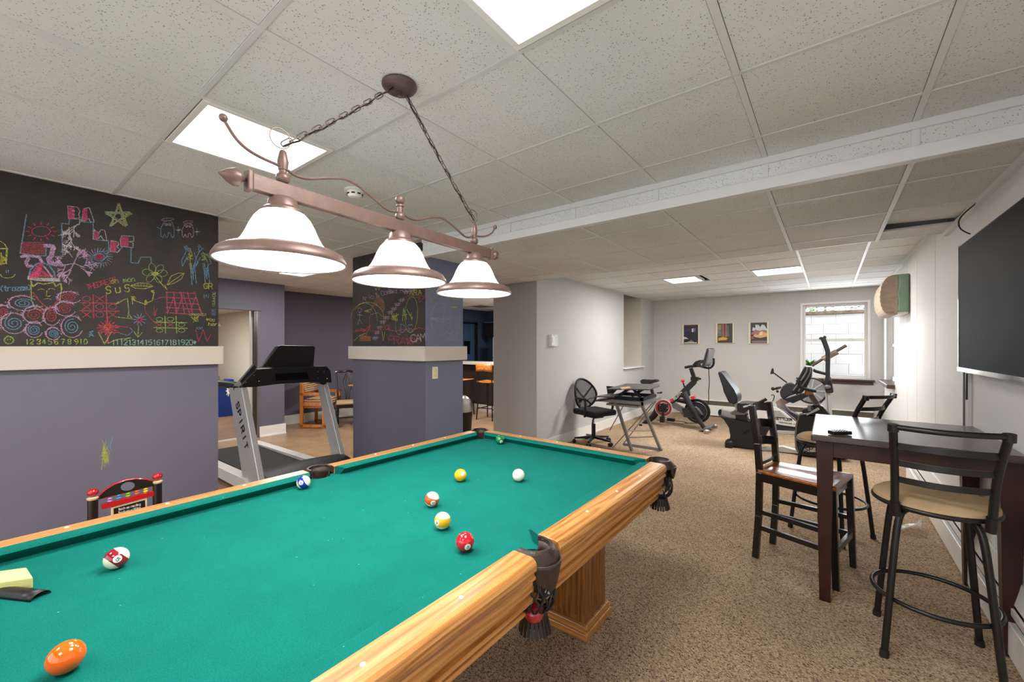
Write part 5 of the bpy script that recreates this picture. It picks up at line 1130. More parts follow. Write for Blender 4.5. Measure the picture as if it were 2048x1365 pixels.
# thermostat under a clear guard, outlet
th = thing('thermostat', 'white thermostat under a clear guard on the gray wall', 'thermostat', (-3.2, 5.10, 1.56))
MB().b2((0, -.045, -.055), (.028, .045, .06)).build('thermostat_body', MT['trimw'], th, smooth=False, bevel=.004)
MB().b2((.028, -.040, -.04), (.030, -.010, .05)).build('dial_strip', plain('brown_strip', '#7c5f50', .5), th, smooth=False)
m_ = MB(); m_.b2((.05, -.075, -.08), (.053, .095, .085)); m_.b2((0, -.078, -.08), (.053, -.075, .085)); m_.b2((0, .095, -.08), (.053, .098, .085)); m_.b2((0, -.078, .082), (.053, .098, .085)); m_.b2((0, -.078, -.083), (.053, .098, -.080)); m_.build('clear_guard', MT['clear'], th, smooth=False)
ou = thing('wall_outlet', 'ivory outlet plate on the side of the chalkboard pillar', 'outlet', (-3.15, 2.82, 1.21))
MB().b2((0, -.036, -.06), (.006, .036, .06)).build('plate', MT['ivory'], ou, smooth=False, bevel=.002)
for z in (-.024, .024): MB().b2((.006, -.014, z - .014), (.009, .014, z + .014)).build('socket', MT['wood'], ou, smooth=False, bevel=.003)
MB().ball((.006, 0, 0), .003).build('screw', MT['steel'], ou)
# clear plastic bag on the carpet
pg = MB(); 
def bagf(u, v):
    x = -.11 + .24 * u; w = .055 * math.sin(PI * (u * .8 + .1)); 
    return (x, w * math.cos(2 * PI * v), .004 + .05 * abs(math.sin(PI * v)) * (math.sin(PI * u) + .4) + .006 * math.sin(u * 23 + v * 17))
pg.grid(bagf, 22, 18); pg.tube([(.12, 0, .03), (.16, .02, .06), (.17, .05, .02)], [.012, .004], 8)
o = pg.build('plastic_bag', MT['clear']); o.location = (.50, 4.55, 0); o.rotation_euler = (0, 0, .9); tag(o, 'crumpled clear plastic bag on the carpet beside the heater', 'bag')
# ================================================================ child's chair with abacus
kc = thing('toy_chair', 'black and red wooden child chair with abacus beads in its back', 'chair', (-3.2, .54, 0))
XK = -3.2
def K_(x, y, X=XK): return AX(130 + x / 6.4, 900 + y / 6.4, X)
lp_, rp_ = K_(355, 545), K_(1182, 340)
for p_ in (lp_, rp_):
    MB().ball(p_, .025, (1, 1, .85), 20, 12).build('red_knob', MT['red'], kc, world=True)
    MB().lathe([(.018, -.025), (.026, -.030), (.022, -.040)], p_, 16).build('wood_ring', MT['wood'], kc, world=True)
    MB().cyl((p_.x, p_.y, p_.z - .038), (p_.x, p_.y, 0), .022).build('back_post', MT['blackwood'], kc, world=True)
arch = [K_(*q) for q in ((420, 630), (425, 600), (520, 510), (640, 440), (780, 390), (900, 372), (1020, 378), (1120, 405), (1160, 430), (1160, 450))]
m_ = MB(); m_.prism(arch, (.018, 0, 0)); m_.build('arched_panel', MT['blackwood'], kc, world=True, smooth=False)
MB().tube(arch + [arch[0]], .006, 8).build('red_edge', MT['red'], kc, world=True)
ov = [K_(797 + 90 * math.cos(t), 465 + 55 * math.sin(t) - 14 * math.cos(t)) + Vector((.0105, 0, 0)) for t in [2 * PI * k / 24 for k in range(24)]]
m_ = MB(); m_.bm.faces.new([m_.bm.verts.new(v) for v in ov]); m_.build('oval_hole', MT['purple'], kc, world=True, smooth=False)
MB().bar(K_(465, 730), K_(1150, 550), .022, .028).build('red_rail', MT['red'], kc, world=True, smooth=False)
for i, (x, y0, y1, c) in enumerate(((572, 625, 690, '#b48ad0'), (687, 585, 650, '#3c8fc8'), (808, 560, 620, '#86b428'), (920, 530, 590, '#d8622a'), (1032, 500, 560, '#e8c820'))):
    mm = plain('bead_' + str(i), c, .3); a = K_(x, y0 - 30); b_ = K_(x, y1 + 20); MB().cyl(a, b_, .0025, 6).build('abacus_rod', MT['steel'], kc, world=True)
    for k in range(3): MB().ball(K_(x, y0 + (y1 - y0) * k / 2), .0115, (.9, 1, .55), 14, 8).build('bead', mm, kc, world=True)
sg_ = [K_(585, 740), K_(1045, 612), K_(1050, 830), K_(590, 960)]
MB().prism(sg_, (.012, 0, 0)).build('slate_frame', MT['wood'], kc, world=True, smooth=False)
MB().prism([p_ + Vector((.008, 0, 0)) for p_ in (K_(618, 750), K_(1020, 640), K_(1024, 820), K_(622, 930))], (.002, 0, 0)).build('slate', MT['blackwood'], kc, world=True, smooth=False)
m_ = MB()
for txt, yy in (('Teach me reading', 775), ('Teach me writing', 818)):
    for st in letters(txt, 0, 0, 27, 4.4 * 1.0):
        ribbon(m_, [K_(678 + a * .90, yy - b_ - (a * .90) * .245) + Vector((.0098, 0, 0)) for a, b_ in st], .0024, (1, 0, 0))
m_.build('lettering', MT['trimw'], kc, world=True, smooth=False, kind='stuff')
ym = (lp_.y + rp_.y) / 2
MB().b2((XK - .30, lp_.y - .02, .28), (XK + .02, rp_.y + .02, .305)).build('seat', MT['red'], kc, world=True, smooth=False, bevel=.006)
for y in (lp_.y, rp_.y): MB().cyl((XK - .27, y, 0), (XK - .27, y, .28), .02).build('front_leg', MT['blackwood'], kc, world=True)
# ================================================================ treadmill
tm = thing('treadmill', 'silver and black treadmill standing between the chalkboard wall and the pillar', 'treadmill', (-5.3, 2.12, 0))
def T(nm, mb, mat, **k): return mb.build(nm, mat, tm, world=True, **k)
YA, YB = 1.66, 2.60
for nm, Y, w in (('near', YA, 1), ('far', YB, -1)):
    if w == 1: q = [AY(463, 776, Y), AY(489, 776, Y), AY(524, 962, Y), AY(494, 975, Y)]
    else: q = [AY(638, 766, Y), AY(651, 766, Y), AY(688, 918, Y), AY(668, 918, Y)]
    up = T('upright', MB().prism(q, (0, .055, 0)), MT['silver'], smooth=False, bevel=.006)
    if w == 1:
        m_ = MB(); a = AY(473, 808, Y - .029); b_ = AY(492, 902, Y - .029); ax = (b_ - a).normalized(); L = (b_ - a).length
        pr_ = Vector((0, -1, 0)).cross(ax).normalized() * 1.0
        if pr_.x > 0: pr_ = -pr_
        for st in letters('SPIRIT', 0, 0, .082, L / 5.8 / (.082 / 6)): ribbon(m_, [a - pr_ * .0 + ax * x + (-pr_) * (y * 1.0 - .02) for x, y in st], .018, (0, -1, 0))
        m_.build('lettering', MT['dark'], up, smooth=False, kind='stuff')
        bpy.context.view_layer.update()
        for v in up.children[0].data.vertices: v.co = v.co - tm.location
    for k in range(3):
        c = AY((645 + k * 3) if w == -1 else (478 + 3 * k), (776 + 6 * (k % 2)), Y - .03); T('bolt', MB().ball(c, .006), MT['chrome'])
XC = -4.84
fc = [AX(*p_, XC) for p_ in ((471.8, 774.5), (492, 752), (507, 738), (560, 735), (647.6, 732.7), (655, 742), (657, 765), (615, 764), (549, 768), (502, 774))]
T('console_bar', MB().prism(fc, (.16, 0, 0)), MT['black'], smooth=False, bevel=.008)
rec = [AX(*p_, XC + .082) for p_ in ((551, 748), (614, 745), (618, 759), (551, 762))]
T('recess', MB().prism(rec, (.004, 0, 0)), MT['screen'], smooth=False)
dp = [AX(*p_, XC - .12) for p_ in ((521, 735), (553, 693), (560, 691), (624, 692), (628, 695), (624.5, 735))]
T('display_housing', MB().prism(dp, (.07, 0, 0)), MT['black'], smooth=False, bevel=.008)
for (u, v) in ((508, 751), (518, 763), (492, 765), (636, 757), (654, 758), (636, 744), (648, 744)): T('bolt', MB().ball(AX(u, v, XC + .083), .005), MT['chrome'])
T('cup_holder_wall', MB().prism([AX(*p_, XC - .02) for p_ in ((478, 763), (506, 730), (511, 735), (490, 760))], (.05, 0, 0)), MT['dark'], smooth=False)
for Y in (YA + .03, YB - .03):
    T('handrail', MB().tube([(XC - .02, Y, 1.05), (XC - .25, Y, 1.06), (XC - .75, Y, 1.05), (XC - .80, Y, 1.02)], .042, 12, smooth=1), MT['dark'])
T('near_end', MB().ball((XC - .06, YA + .02, 1.03), .07, (1.6, .7, .9)), MT['black'])
T('deck', MB().b2((-6.35, 1.72, .07), (-4.55, 2.40, .125)), MT['dark'], smooth=False)
T('belt', MB().b2((-6.33, 1.76, .125), (-4.60, 2.36, .132)), MT['rubber'], smooth=False)
for y in (1.655, 2.385): T('side_rail', MB().prism([(-6.38, y, .05), (-6.38, y, .15), (-4.55, y, .175), (-4.45, y, .12), (-4.45, y, .05)], (0, .105, 0)), MT['lightgray'], smooth=False, bevel=.006)
m_ = MB()
m_.grid(lambda u, v: (-4.66 + .46 * u, 1.66 + .94 * v, .135 + .085 * math.sin(PI * (.18 + .75 * u)) + .02 * math.sin(PI * v)), 10, 14)
T('motor_hood', m_, MT['dark'], solid=.01)
T('motor_base', MB().b2((-4.66, 1.68, .03), (-4.22, 2.58, .15)), MT['black'], smooth=False, bevel=.01)
for y in (1.75, 2.3): T('foot', MB().b2((-6.3, y, 0), (-6.2, y + .06, .07)), MT['rubber'], smooth=False)
for y in (1.70, 2.50): T('transport_wheel', MB().cyl((-4.3, y, .035), (-4.3, y + .04, .035), .035), MT['rubber'])
# ================================================================ back room furniture
RV = Vector((math.cos(YAW), math.sin(YAW), 0)); FV = Vector((-math.sin(YAW), math.cos(YAW), 0))
ar = thing('armchair', 'orange oak armchair with patterned upholstery against the dark wall', 'armchair', (-7.55, 3.55, 0), YAW)
for y in (0, .56):
    f = MB(); f.b2((0, y, 0), (.055, y + .035, .80)); f.b2((.40, y, 0), (.455, y + .035, .60)); f.b2((.0, y, .01), (.455, y + .035, .065)); f.b2((.04, y, .40), (.455, y + .035, .455)); f.b2((0, y, .585), (.60 - .10, y + .035, .64))
    if y: f.b2((.44, y, .36), (.50, y + .035, .64))
    f.build('side_frame', MT['orangewood'], ar, smooth=False, bevel=.004)
MB().b2((.02, .03, .36), (.50, .56, .40)).build('seat_rail', MT['orangewoodx'], ar, smooth=False)
q = MB(); q.b2((.04, .04, .40), (.52, .555, .52)); q.build('seat_cushion', MT['weave'], ar, bevel=.035)
q = MB(); q.bar((.06, .295, .62), (.0, .295, .88), .50, .10, (1, 0, 0)); q.build('back_cushion', MT['weave'], ar, bevel=.03)
dc = thing('dining_chair', 'dark carved back dining chair with cream seat beside the small table', 'chair', tuple(RV * -3.03 + FV * 7.62), YAW + .4)
# local x right, y away ; back at y=+.2
for s in (-1, 1):
    m_ = MB(); m_.tube([(s * .17, .26, 0), (s * .165, .20, .25), (s * .165, .18, .45), (s * .185, .22, .75), (s * .20, .26, .97)], .016, 8, smooth=1, flat=None); m_.build('back_post', MT['blackwood'], dc)
    MB().tube([(s * .20, -.20, 0), (s * .195, -.19, .42)], [.014, .022], 8).build('front_leg', MT['blackwood'], dc)
    MB().bar((s * .165, .2, .16), (s * .198, -.19, .16), .016, .022).build('stretcher', MT['blackwood'], dc, smooth=False)
MB().tube([(-.215, .262, .985), (-.17, .262, 1.0), (-.08, .262, .985), (0, .262, 1.015), (.08, .262, .985), (.17, .262, 1.0), (.215, .262, .985)], .020, 8, smooth=1).build('crest_rail', MT['blackwood'], dc)
sp = MB()
for s in (-1, 1):
    sp.tube([(s * .03, .185, .47), (s * .035, .19, .62), (s * .085, .22, .78), (s * .05, .245, .90), (s * .02, .258, .97)], .008, 6, smooth=2); sp.tube([(s * .015, .185, .47), (s * .01, .2, .66), (s * .04, .22, .78), (s * .01, .25, .92)], .007, 6, smooth=2)
sp.build('carved_splat', MT['blackwood'], dc)
MB().b2((-.20, -.21, .42), (.20, .19, .47)).build('seat', MT['suede'], dc, bevel=.02)
MB().b2((-.20, -.2, .36), (.20, .18, .42)).build('seat_frame', MT['blackwood'], dc, smooth=False)
MB().bar((-.19, 0, .16), (.19, 0, .16), .016, .022).build('stretcher', MT['blackwood'], dc, smooth=False)
p_ = AZ(690, 771, .75)
ct = thing('small_table', 'orange wood table mostly hidden behind the chalkboard pillar', 'table', tuple(Vector((p_.x, p_.y, 0)) + RV * .47 + FV * .50), YAW)
MB().box((0, 0, .735), (.9, .8, .03)).build('table_top', MT['orangewoodx'], ct, smooth=False, bevel=.006)
MB().box((0, 0, .69), (.8, .7, .06)).build('table_apron', MT['blackwood'], ct, smooth=False)
for sx in (-1, 1):
    for sy in (-1, 1): MB().bar((sx * .36, sy * .31, .70), (sx * .36, sy * .31, 0), .05, .05, (0, 1, 0)).build('leg', MT['blackwood'], ct, smooth=False)
tc = thing('trash_can', 'black trash can with domed steel lid behind the chalkboard pillar', 'trash can', (-5.0, 5.08, 0))
MB().lathe([(.165, 0), (.185, .37)], seg=36).build('body', MT['black'], tc)
MB().lathe([(.188, .365), (.190, .40), (.185, .47), (.155, .56), (.09, .62), (.01, .64)], seg=36).build('dome_lid', MT['steel'], tc)
# kitchen counter, stools, cabinets
kt = thing('kitchen_counter', 'dark panelled breakfast bar with white top in the kitchen', 'counter', (-5.9, 7.2, 0))
MB().b2((-7.6, 6.98, .15), (-4.06, 7.5, 1.06)).build('body', MT['brownpanel'], kt, world=True, smooth=False)
MB().b2((-7.7, 6.82, 1.06), (-4.04, 7.55, 1.105)).build('countertop', MT['counter'], kt, world=True, smooth=False, bevel=.006)
MB().b2((-7.62, 6.965, 0), (-4.06, 6.98, .16)).build('kick_board', MT['ledge'], kt, world=True, smooth=False)
for k in range(7): MB().b2((-7.5 + .48 * k, 6.972, .18), (-7.06 + .48 * k, 6.982, 1.03)).build('panel', MT['brownpanel'], kt, world=True, smooth=False, bevel=.003)
def kstool(loc, lab, rz):
    t = thing('counter_stool', lab, 'bar stool', (*loc, 0), rz, 'wooden kitchen bar stools')
    for sx in (-1, 1):
        MB().tube([(sx * .19, -.20, 0), (sx * .165, -.17, .5), (sx * .16, -.17, .78), (sx * .17, -.20, 1.10)], .013, 8, smooth=1).build('back_leg', MT['blackm'], t)
        MB().tube([(sx * .19, .19, 0), (sx * .16, .16, .74)], .013, 8).build('front_leg', MT['blackm'], t)
        MB().bar((sx * .182, -.19, .22), (sx * .182, .185, .22), .016, .016).build('foot_rail', MT['blackm'], t, smooth=False)
    for y in (-.19, .185): MB().bar((-.182, y, .24), (.182, y, .24), .016, .016).build('foot_rail', MT['blackm'], t, smooth=False)
    m_ = MB(); m_.grid(lambda u, v: (-.19 + .38 * u, -.18 + .37 * v, .765 - .012 * math.sin(PI * u)), 8, 4); m_.build('seat', MT['orangewoodx'], t, solid=.024)
    m_ = MB(); m_.grid(lambda u, v: (-.195 + .39 * u, -.215 - .035 * math.sin(PI * u), .985 + .14 * v - .02 * abs(2 * u - 1) * (1 - v)), 8, 3); m_.build('backrest', MT['orangewoodx'], t, solid=.016)
    return t
kstool((-5.46, 6.36), 'wooden backed kitchen stool, fully visible between pillar and gray wall', .12); kstool((-6.28, 6.38), 'wooden backed kitchen stool partly hidden behind the pillar', .05)
uc = thing('wall_cabinet', 'black upper kitchen cabinet on the navy back wall', 'cabinet', (-7.2, 9.17, 1.75))
MB().b2((-7.92, 9.0, 1.75), (-6.2, 9.335, 2.15)).build('carcass', MT['darkcab'], uc, world=True, smooth=False)
MB().b2((-7.93, 8.985, 2.15), (-6.2, 9.335, 2.175)).build('cornice', MT['graymetal'], uc, world=True, smooth=False)
for k in range(3): MB().b2((-7.90 + .56 * k, 8.985, 1.77), (-7.36 + .56 * k, 9.0, 2.13)).build('door', MT['darkcab'], uc, world=True, smooth=False, bevel=.004)
fr_ = thing('refrigerator', 'white refrigerator standing under the black kitchen cabinet', 'refrigerator', (-6.98, 9.0, 0))
MB().b2((-7.36, 8.72, .03), (-6.60, 9.32, 1.73)).build('body', MT['fridge'], fr_, world=True, smooth=False, bevel=.01)
MB().b2((-7.36, 8.69, .05), (-6.60, 8.72, 1.15)).build('lower_door', MT['fridge'], fr_, world=True, smooth=False, bevel=.006)
MB().b2((-7.36, 8.69, 1.17), (-6.60, 8.72, 1.72)).build('freezer_door', MT['fridge'], fr_, world=True, smooth=False, bevel=.006)
bn = thing('recycling_bin', 'tall blue plastic recycling bin in the closet by the mirrored doorway', 'bin', (-10.25, 3.22, 0))
m_ = MB(); m_.bar((0, 0, 0), (0, 0, .66), .42, .30, (0, 1, 0), .50, .38); m_.build('body', MT['blue'], bn, smooth=False, bevel=.01)
MB().box((0, 0, .68), (.54, .42, .05)).build('rim', MT['blue'], bn, smooth=False, bevel=.008)
MB().box((.0, .1, .73), (.30, .10, .08)).build('lid_flap', MT['blue'], bn, smooth=False, bevel=.01)
bn['label'] = 'tall blue plastic recycling bin seen through the doorway behind the treadmill'
wb = MB()
for k in range(14):
    a = k * 2 * PI / 14; rr = .10 if k % 2 else .05; wb.bar((0, 0, 0), (rr * math.cos(a), -.02, rr * math.sin(a)), .03, .012, w1=.008)
o = wb.build('paper_bag', MT['trimw'], smooth=False); o.location = AY(458, 783, 3.0); tag(o, 'crumpled white bag hanging in front of the blue bin', 'bag')
st = thing('step_can', 'round steel can behind the blue recycling bin', 'can', (-10.95, 3.2, 0))
MB().lathe([(.17, 0), (.17, .74)], seg=28).build('body', MT['steel'], st); MB().lathe([(.175, .74), (.16, .80), (.08, .85), (.01, .86)], seg=28).build('lid', MT['steel'], st)
# ================================================================ office chair
oc = thing('office_chair', 'black mesh back office chair on casters by the gray wall', 'office chair', (-2.84, 5.72, 0), -.36)
for k in range(5):
    a = 2 * PI * k / 5 + .25; d = Vector((math.cos(a), math.sin(a), 0))
    MB().bar(d * .03 + Vector((0, 0, .10)), d * .29 + Vector((0, 0, .075)), .045, .035, w1=.028, h1=.022).build('base_arm', MT['black'], oc, smooth=False)
    c = d * .29 + Vector((0, 0, .028)); n = Vector((-d.y, d.x, 0))
    for s in (-1, 1): MB().cyl(c + n * .010 * s, c + n * .028 * s, .028, 14).build('caster', MT['rubber'], oc)
MB().cyl((0, 0, .09), (0, 0, .30), .030).build('gas_cover', MT['black'], oc); MB().cyl((0, 0, .30), (0, 0, .42), .014).build('gas_piston', MT['chrome'], oc)
MB().b2((-.12, -.09, .40), (.13, .09, .44)).build('mechanism', MT['black'], oc, smooth=False, bevel=.01)
MB().tube([(.10, -.06, .42), (.16, -.16, .40), (.17, -.18, .34)], .012, 8).build('lever', MT['black'], oc)
m_ = MB(); m_.box((.02, 0, .485), (.48, .47, .085)); m_.build('seat', plain('black_fabric', '#17171a', .95, var=.1), oc, bevel=.035, seg=4)
MB().tube([(-.20, 0, .43), (-.30, 0, .46), (-.33, 0, .56), (-.30, 0, .66)], .018, 8, smooth=2).build('back_bracket', MT['black'], oc)
def bk(a, r=1):
    y = .215 * r * math.cos(a) * (1 - .10 * max(0, math.sin(a))); z = .735 + .225 * r * math.sin(a)
    return Vector((-.165 - .17 * (z - .51) - .035 * math.sin(PI * min(1, max(0, (z - .51) / .45))) * -1 - .05 * (1 - (y / .215) ** 2), y, z))
def bk_old(a, r=1):   # backrest outline, leaning back
    y = .235 * r * math.cos(a) * (1 - .12 * max(0, math.sin(a))); z = .80 + .27 * r * math.sin(a) + .0
    x = -.245 - .22 * (z - .53) ** 1.3 + .06 * (1 - (y / .235) ** 2) * -1 + .05
    return Vector((x if isinstance(x, float) else x.real, y, z))
MB().tube([bk(2 * PI * k / 36) for k in range(36)], .017, 8, closed=True).build('back_frame', MT['black'], oc)
m_ = MB(); m_.grid(lambda u, v: bk(2 * PI * u, max(.02, v)), 30, 6); m_.build('back_mesh', MT['mesh'], oc)
sp = MB()
for a1, a2 in ((2.6, 5.4), (.54, 4.02), (3.4, 6.02)):
    A, B = bk(a1), bk(a2); sp.tube([A, (A + B) / 2 + Vector((-.03, 0, -.02)), B], .013, 6, smooth=2)
sp.build('back_spokes', MT['black'], oc)
for s in (-1,):
    MB().tube([(.08, s * .25, .44), (.12, s * .275, .50), (.13, s * .28, .66), (.10, s * .27, .69)], .018, 8, smooth=1).build('arm_post', MT['black'], oc)
    MB().box((.04, s * .27, .70), (.24, .055, .028)).build('arm_pad', MT['black'], oc, bevel=.01)
MB().tube([(.08, .25, .44), (.12, .275, .50), (.13, .28, .66), (.10, .27, .69)], .018, 8, smooth=1).build('arm_post', MT['black'], oc)
MB().box((.04, .27, .70), (.24, .055, .028)).build('arm_pad', MT['black'], oc, bevel=.01)
# ================================================================ desk with sit-stand riser
dk = thing('folding_desk', 'small gray metal desk with slanted legs beside the office chair', 'desk', (-2.2, 5.6, 0))
def D(nm, mb, mat, **k): return mb.build(nm, mat, dk, world=True, **k)
D('top_frame', MB().b2((-2.52, 5.24, .715), (-1.90, 5.27, .755)).b2((-1.93, 5.24, .715), (-1.90, 5.95, .755)).b2((-2.52, 5.24, .715), (-2.49, 5.95, .755)).b2((-2.52, 5.92, .715), (-1.90, 5.95, .755)), MT['deskm'], smooth=False)
D('desk_top', MB().b2((-2.50, 5.26, .745), (-1.91, 5.94, .757)), MT['deskm'], smooth=False)
D('drawer_rail', MB().b2((-2.44, 5.30, .665), (-2.0, 5.50, .69)), MT['deskm'], smooth=False)
D('leg', MB().bar((-2.30, 5.30, .715), (-2.22, 5.66, 0), .035, .03), MT['deskm'], smooth=False)
D('leg', MB().bar((-1.93, 5.27, .715), (-1.895, 5.90, .02), .035, .03), MT['deskm'], smooth=False)
D('foot_bar', MB().b2((-2.44, 5.885, 0), (-1.87, 5.925, .035)), MT['deskm'], smooth=False)
for t in (.58, .72):
    a = Vector((-2.30, 5.30, .715)).lerp(Vector((-2.22, 5.66, 0)), t); b_ = Vector((-1.93, 5.27, .715)).lerp(Vector((-1.895, 5.90, .02)), t - .02); D('rung', MB().cyl(a, b_, .009), MT['steel'])
D('brace', MB().cyl((-1.90, 5.60, .71), (-2.50, 5.66, .0), .007), MT['deskm']); D('brace', MB().cyl((-2.34, 5.8, .71), (-2.44, 5.42, .3), .007), MT['deskm']); D('brace', MB().cyl((-1.95, 5.92, .71), (-2.44, 5.90, .02), .007), MT['deskm'])
rs = thing('desk_riser', 'black two tier standing desk riser on the gray desk', 'desk riser', (-2.2, 5.6, .758))
def R_(nm, mb, mat, **k): return mb.build(nm, mat, rs, world=True, **k)
R_('base_frame', MB().b2((-2.42, 5.32, .758), (-1.94, 5.35, .80)).b2((-1.97, 5.32, .758), (-1.94, 5.86, .80)).b2((-2.42, 5.83, .758), (-1.94, 5.86, .80)).b2((-2.42, 5.32, .758), (-2.39, 5.86, .80)), MT['black'], smooth=False)
zt = .935
R_('upper_board', MB().prism([AZ(1214, 779, zt), AZ(1252, 768.5, zt), AZ(1318, 770, zt), AZ(1319, 772.5, zt), AZ(1298, 780, zt)], (0, 0, .016)), plain('charcoal_board', '#4a4846', .4), smooth=False, bevel=.003)
for (x, y, x2, y2) in ((-2.40, 5.34, -2.28, 5.34), (-2.30, 5.4, -2.12, 5.4), (-2.12, 5.42, -1.96, 5.42), (-2.40, 5.84, -2.2, 5.84), (-2.2, 5.8, -2.0, 5.8), (-1.98, 5.36, -2.1, 5.36)):
    R_('lift_arm', MB().bar((x, y, .80), (x2, y2, .925), .03, .03), MT['black'], smooth=False)
R_('side_plate', MB().prism([(-2.43, 5.33, .79), (-2.37, 5.33, .79), (-2.33, 5.33, .925), (-2.45, 5.33, .925)], (0, .01, 0)), MT['black'], smooth=False)
zk = .84; R_('keyboard_tray', MB().prism([AZ(1189, 794, zk), AZ(1223, 788, zk), AZ(1232, 790, zk), AZ(1228, 795, zk)], (0, 0, .014)), plain('charcoal_tray', '#3f3d3c', .4), smooth=False)
zk = .795; R_('lower_tray', MB().prism([AZ(1189, 803, zk), AZ(1195, 800, zk), AZ(1222, 795, zk), AZ(1222, 799, zk)], (0, 0, .014)), MT['dark'], smooth=False)
nb_ = thing('notebook', 'small tan wooden pad lying on the black desk riser', 'notebook', AZ(1250, 776, zt + .008))
MB().prism([AZ(1240, 776.5, zt + .016), AZ(1258, 774.5, zt + .016), AZ(1261.5, 776.5, zt + .016), AZ(1243, 779, zt + .016)], (0, 0, .014)).build('pages', MT['wood'], nb_, world=True, smooth=False)
# ================================================================ spin bike (side on, along x)
YB_ = 7.80
def mk(t):
    def f(nm, mb, mat, **k): return mb.build(nm, mat, t, world=True, **k)
    return f
bk_ = thing('spin_bike', 'black and red spin bike with a tablet screen and big front flywheel', 'exercise bike', (-2.25, YB_, 0)); S = mk(bk_)
def c4(x, y, Y=YB_): return AY(1080 + x / 5.12, 680 + y / 5.12, Y)
S('saddle', MB().prism([c4(1036, 415), (c4(1060, 404)), c4(1110, 408), c4(1150, 410), c4(1190, 404), c4(1215, 415), c4(1212, 430), c4(1170, 440), c4(1130, 452), c4(1060, 452), c4(1038, 440)], (0, .13, 0)), MT['vinylpad'], bevel=.02, seg=3)
S('seat_post', MB().bar(c4(1125, 450), c4(1180, 640), .04, .05), MT['black'], smooth=False)
S('seat_knob', MB().cyl(c4(1200, 545), c4(1240, 545), .012).ball(c4(1243, 540), .018), MT['black'])
S('rear_frame', MB().tube([c4(1040, 880), c4(1110, 830), c4(1190, 760), c4(1215, 650)], [.035, .05, .06, .05], 10, smooth=2), MT['black'])
S('rear_stabilizer', MB().tube([c4(1030, 878, 7.5), c4(1040, 868, 8.1)], .028, 10), MT['black'])
S('main_frame', MB().prism([c4(1330, 640), c4(1470, 495), c4(1545, 425), c4(1610, 405), c4(1600, 450), c4(1530, 520), c4(1540, 570), c4(1500, 600), c4(1440, 590), c4(1370, 650)], (0, .07, 0)), MT['dark'], bevel=.012)
S('front_fork', MB().tube([c4(1470, 540, 7.72), c4(1520, 640, 7.70), c4(1575, 730, 7.70), c4(1630, 830, 7.70), c4(1680, 900, 7.70)], [.06, .05, .045, .04, .035], 10, smooth=1), MT['dark'])
S('head_tube', MB().bar(c4(1590, 420), c4(1545, 290), .055, .06), MT['black'], smooth=False)
S('head_clamp', MB().box(c4(1585, 400), (.12, .09, .07)).cyl(c4(1600, 405), c4(1640, 398), .012).ball(c4(1640, 400), .018), MT['black'])
S('lower_beam', MB().bar(c4(1345, 655), c4(1470, 725), .05, .10), MT['graymetal'], smooth=False)
S('upper_stay', MB().bar(c4(1370, 615), c4(1530, 650), .05, .05), MT['black'], smooth=False)
w0 = c4(1610, 730, YB_ + .02); R0 = .215
M90 = Euler((PI / 2, 0, 0)).to_matrix()
S('flywheel', MB().lathe([(R0 * .98, -.02), (R0, -.012), (R0, .012), (R0 * .98, .02), (R0 * .72, .012), (R0 * .72, -.012)], w0, 44, M90), MT['black'])
S('flywheel_disc', MB().lathe([(.01, -.014), (R0 * .7, -.012), (R0 * .7, .012), (.01, .014)], w0, 40, M90), MT['dark'])
S('flywheel_rim_line', MB().tube([w0 + Vector((R0 * .76 * math.cos(t), -.024, R0 * .76 * math.sin(t))) for t in [2 * PI * k / 40 for k in range(40)]], .004, 6, closed=True), MT['steel'])
S('belt_cover', MB().prism([c4(1452, 700), c4(1600, 685), c4(1632, 708), c4(1672, 770), c4(1655, 775), c4(1600, 790), c4(1475, 795), c4(1448, 760)], (0, .03, 0)), MT['graymetal'], bevel=.006)
S('belt_cover_front', MB().prism([c4(1452, 702, YB_ - .1), c4(1590, 690, YB_ - .1), c4(1660, 772, YB_ - .1), c4(1600, 788, YB_ - .1), c4(1478, 790, YB_ - .1)], (0, .02, 0)), MT['dark'], bevel=.005)
w2_ = c4(1265, 698, YB_ - .10)
S('red_ring', MB().lathe([(.105, -.012), (.145, -.012), (.145, .012), (.105, .012)], w2_, 36, M90, cap=False), MT['redglass'])
S('clear_rim', MB().lathe([(.148, -.014), (.158, -.014), (.158, .014), (.148, .014)], w2_, 36, M90, cap=False), MT['clear'])
S('hub', MB().lathe([(.01, -.018), (.088, -.014), (.088, .014), (.01, .018)], w2_, 28, M90), MT['black'])
for k in range(5): S('bolt', MB().ball(w2_ + Vector((.07 * math.cos(k * 1.256), -.018, .07 * math.sin(k * 1.256))), .006), MT['chrome'])
S('crank', MB().bar(w2_ + Vector((0, -.03, 0)), c4(1255, 830, YB_ - .14), .03, .02), MT['black'], smooth=False)
S('pedal', MB().box(c4(1252, 815, YB_ - .2), (.07, .09, .11)), MT['black'], smooth=False, bevel=.008)
S('pedal', MB().box(c4(1330, 660, YB_ + .1), (.09, .09, .05)), MT['black'], smooth=False, bevel=.008)
S('red_accent', MB().prism([c4(1335, 610), c4(1360, 600), c4(1372, 630), c4(1345, 642)], (0, .09, 0)), MT['redp'], smooth=False)
S('brake_pad', MB().prism([c4(1540, 585), c4(1580, 575), c4(1595, 600), c4(1560, 612)], (0, .09, 0)), MT['redp'], smooth=False)
S('resistance_knob', MB().ball(c4(1461, 422), .033, (1, 1, .85)).cyl(c4(1463, 430), c4(1475, 480), .012), MT['redp'])
S('knob_stem', MB().cyl(c4(1468, 445), c4(1482, 490), .014), MT['black'])
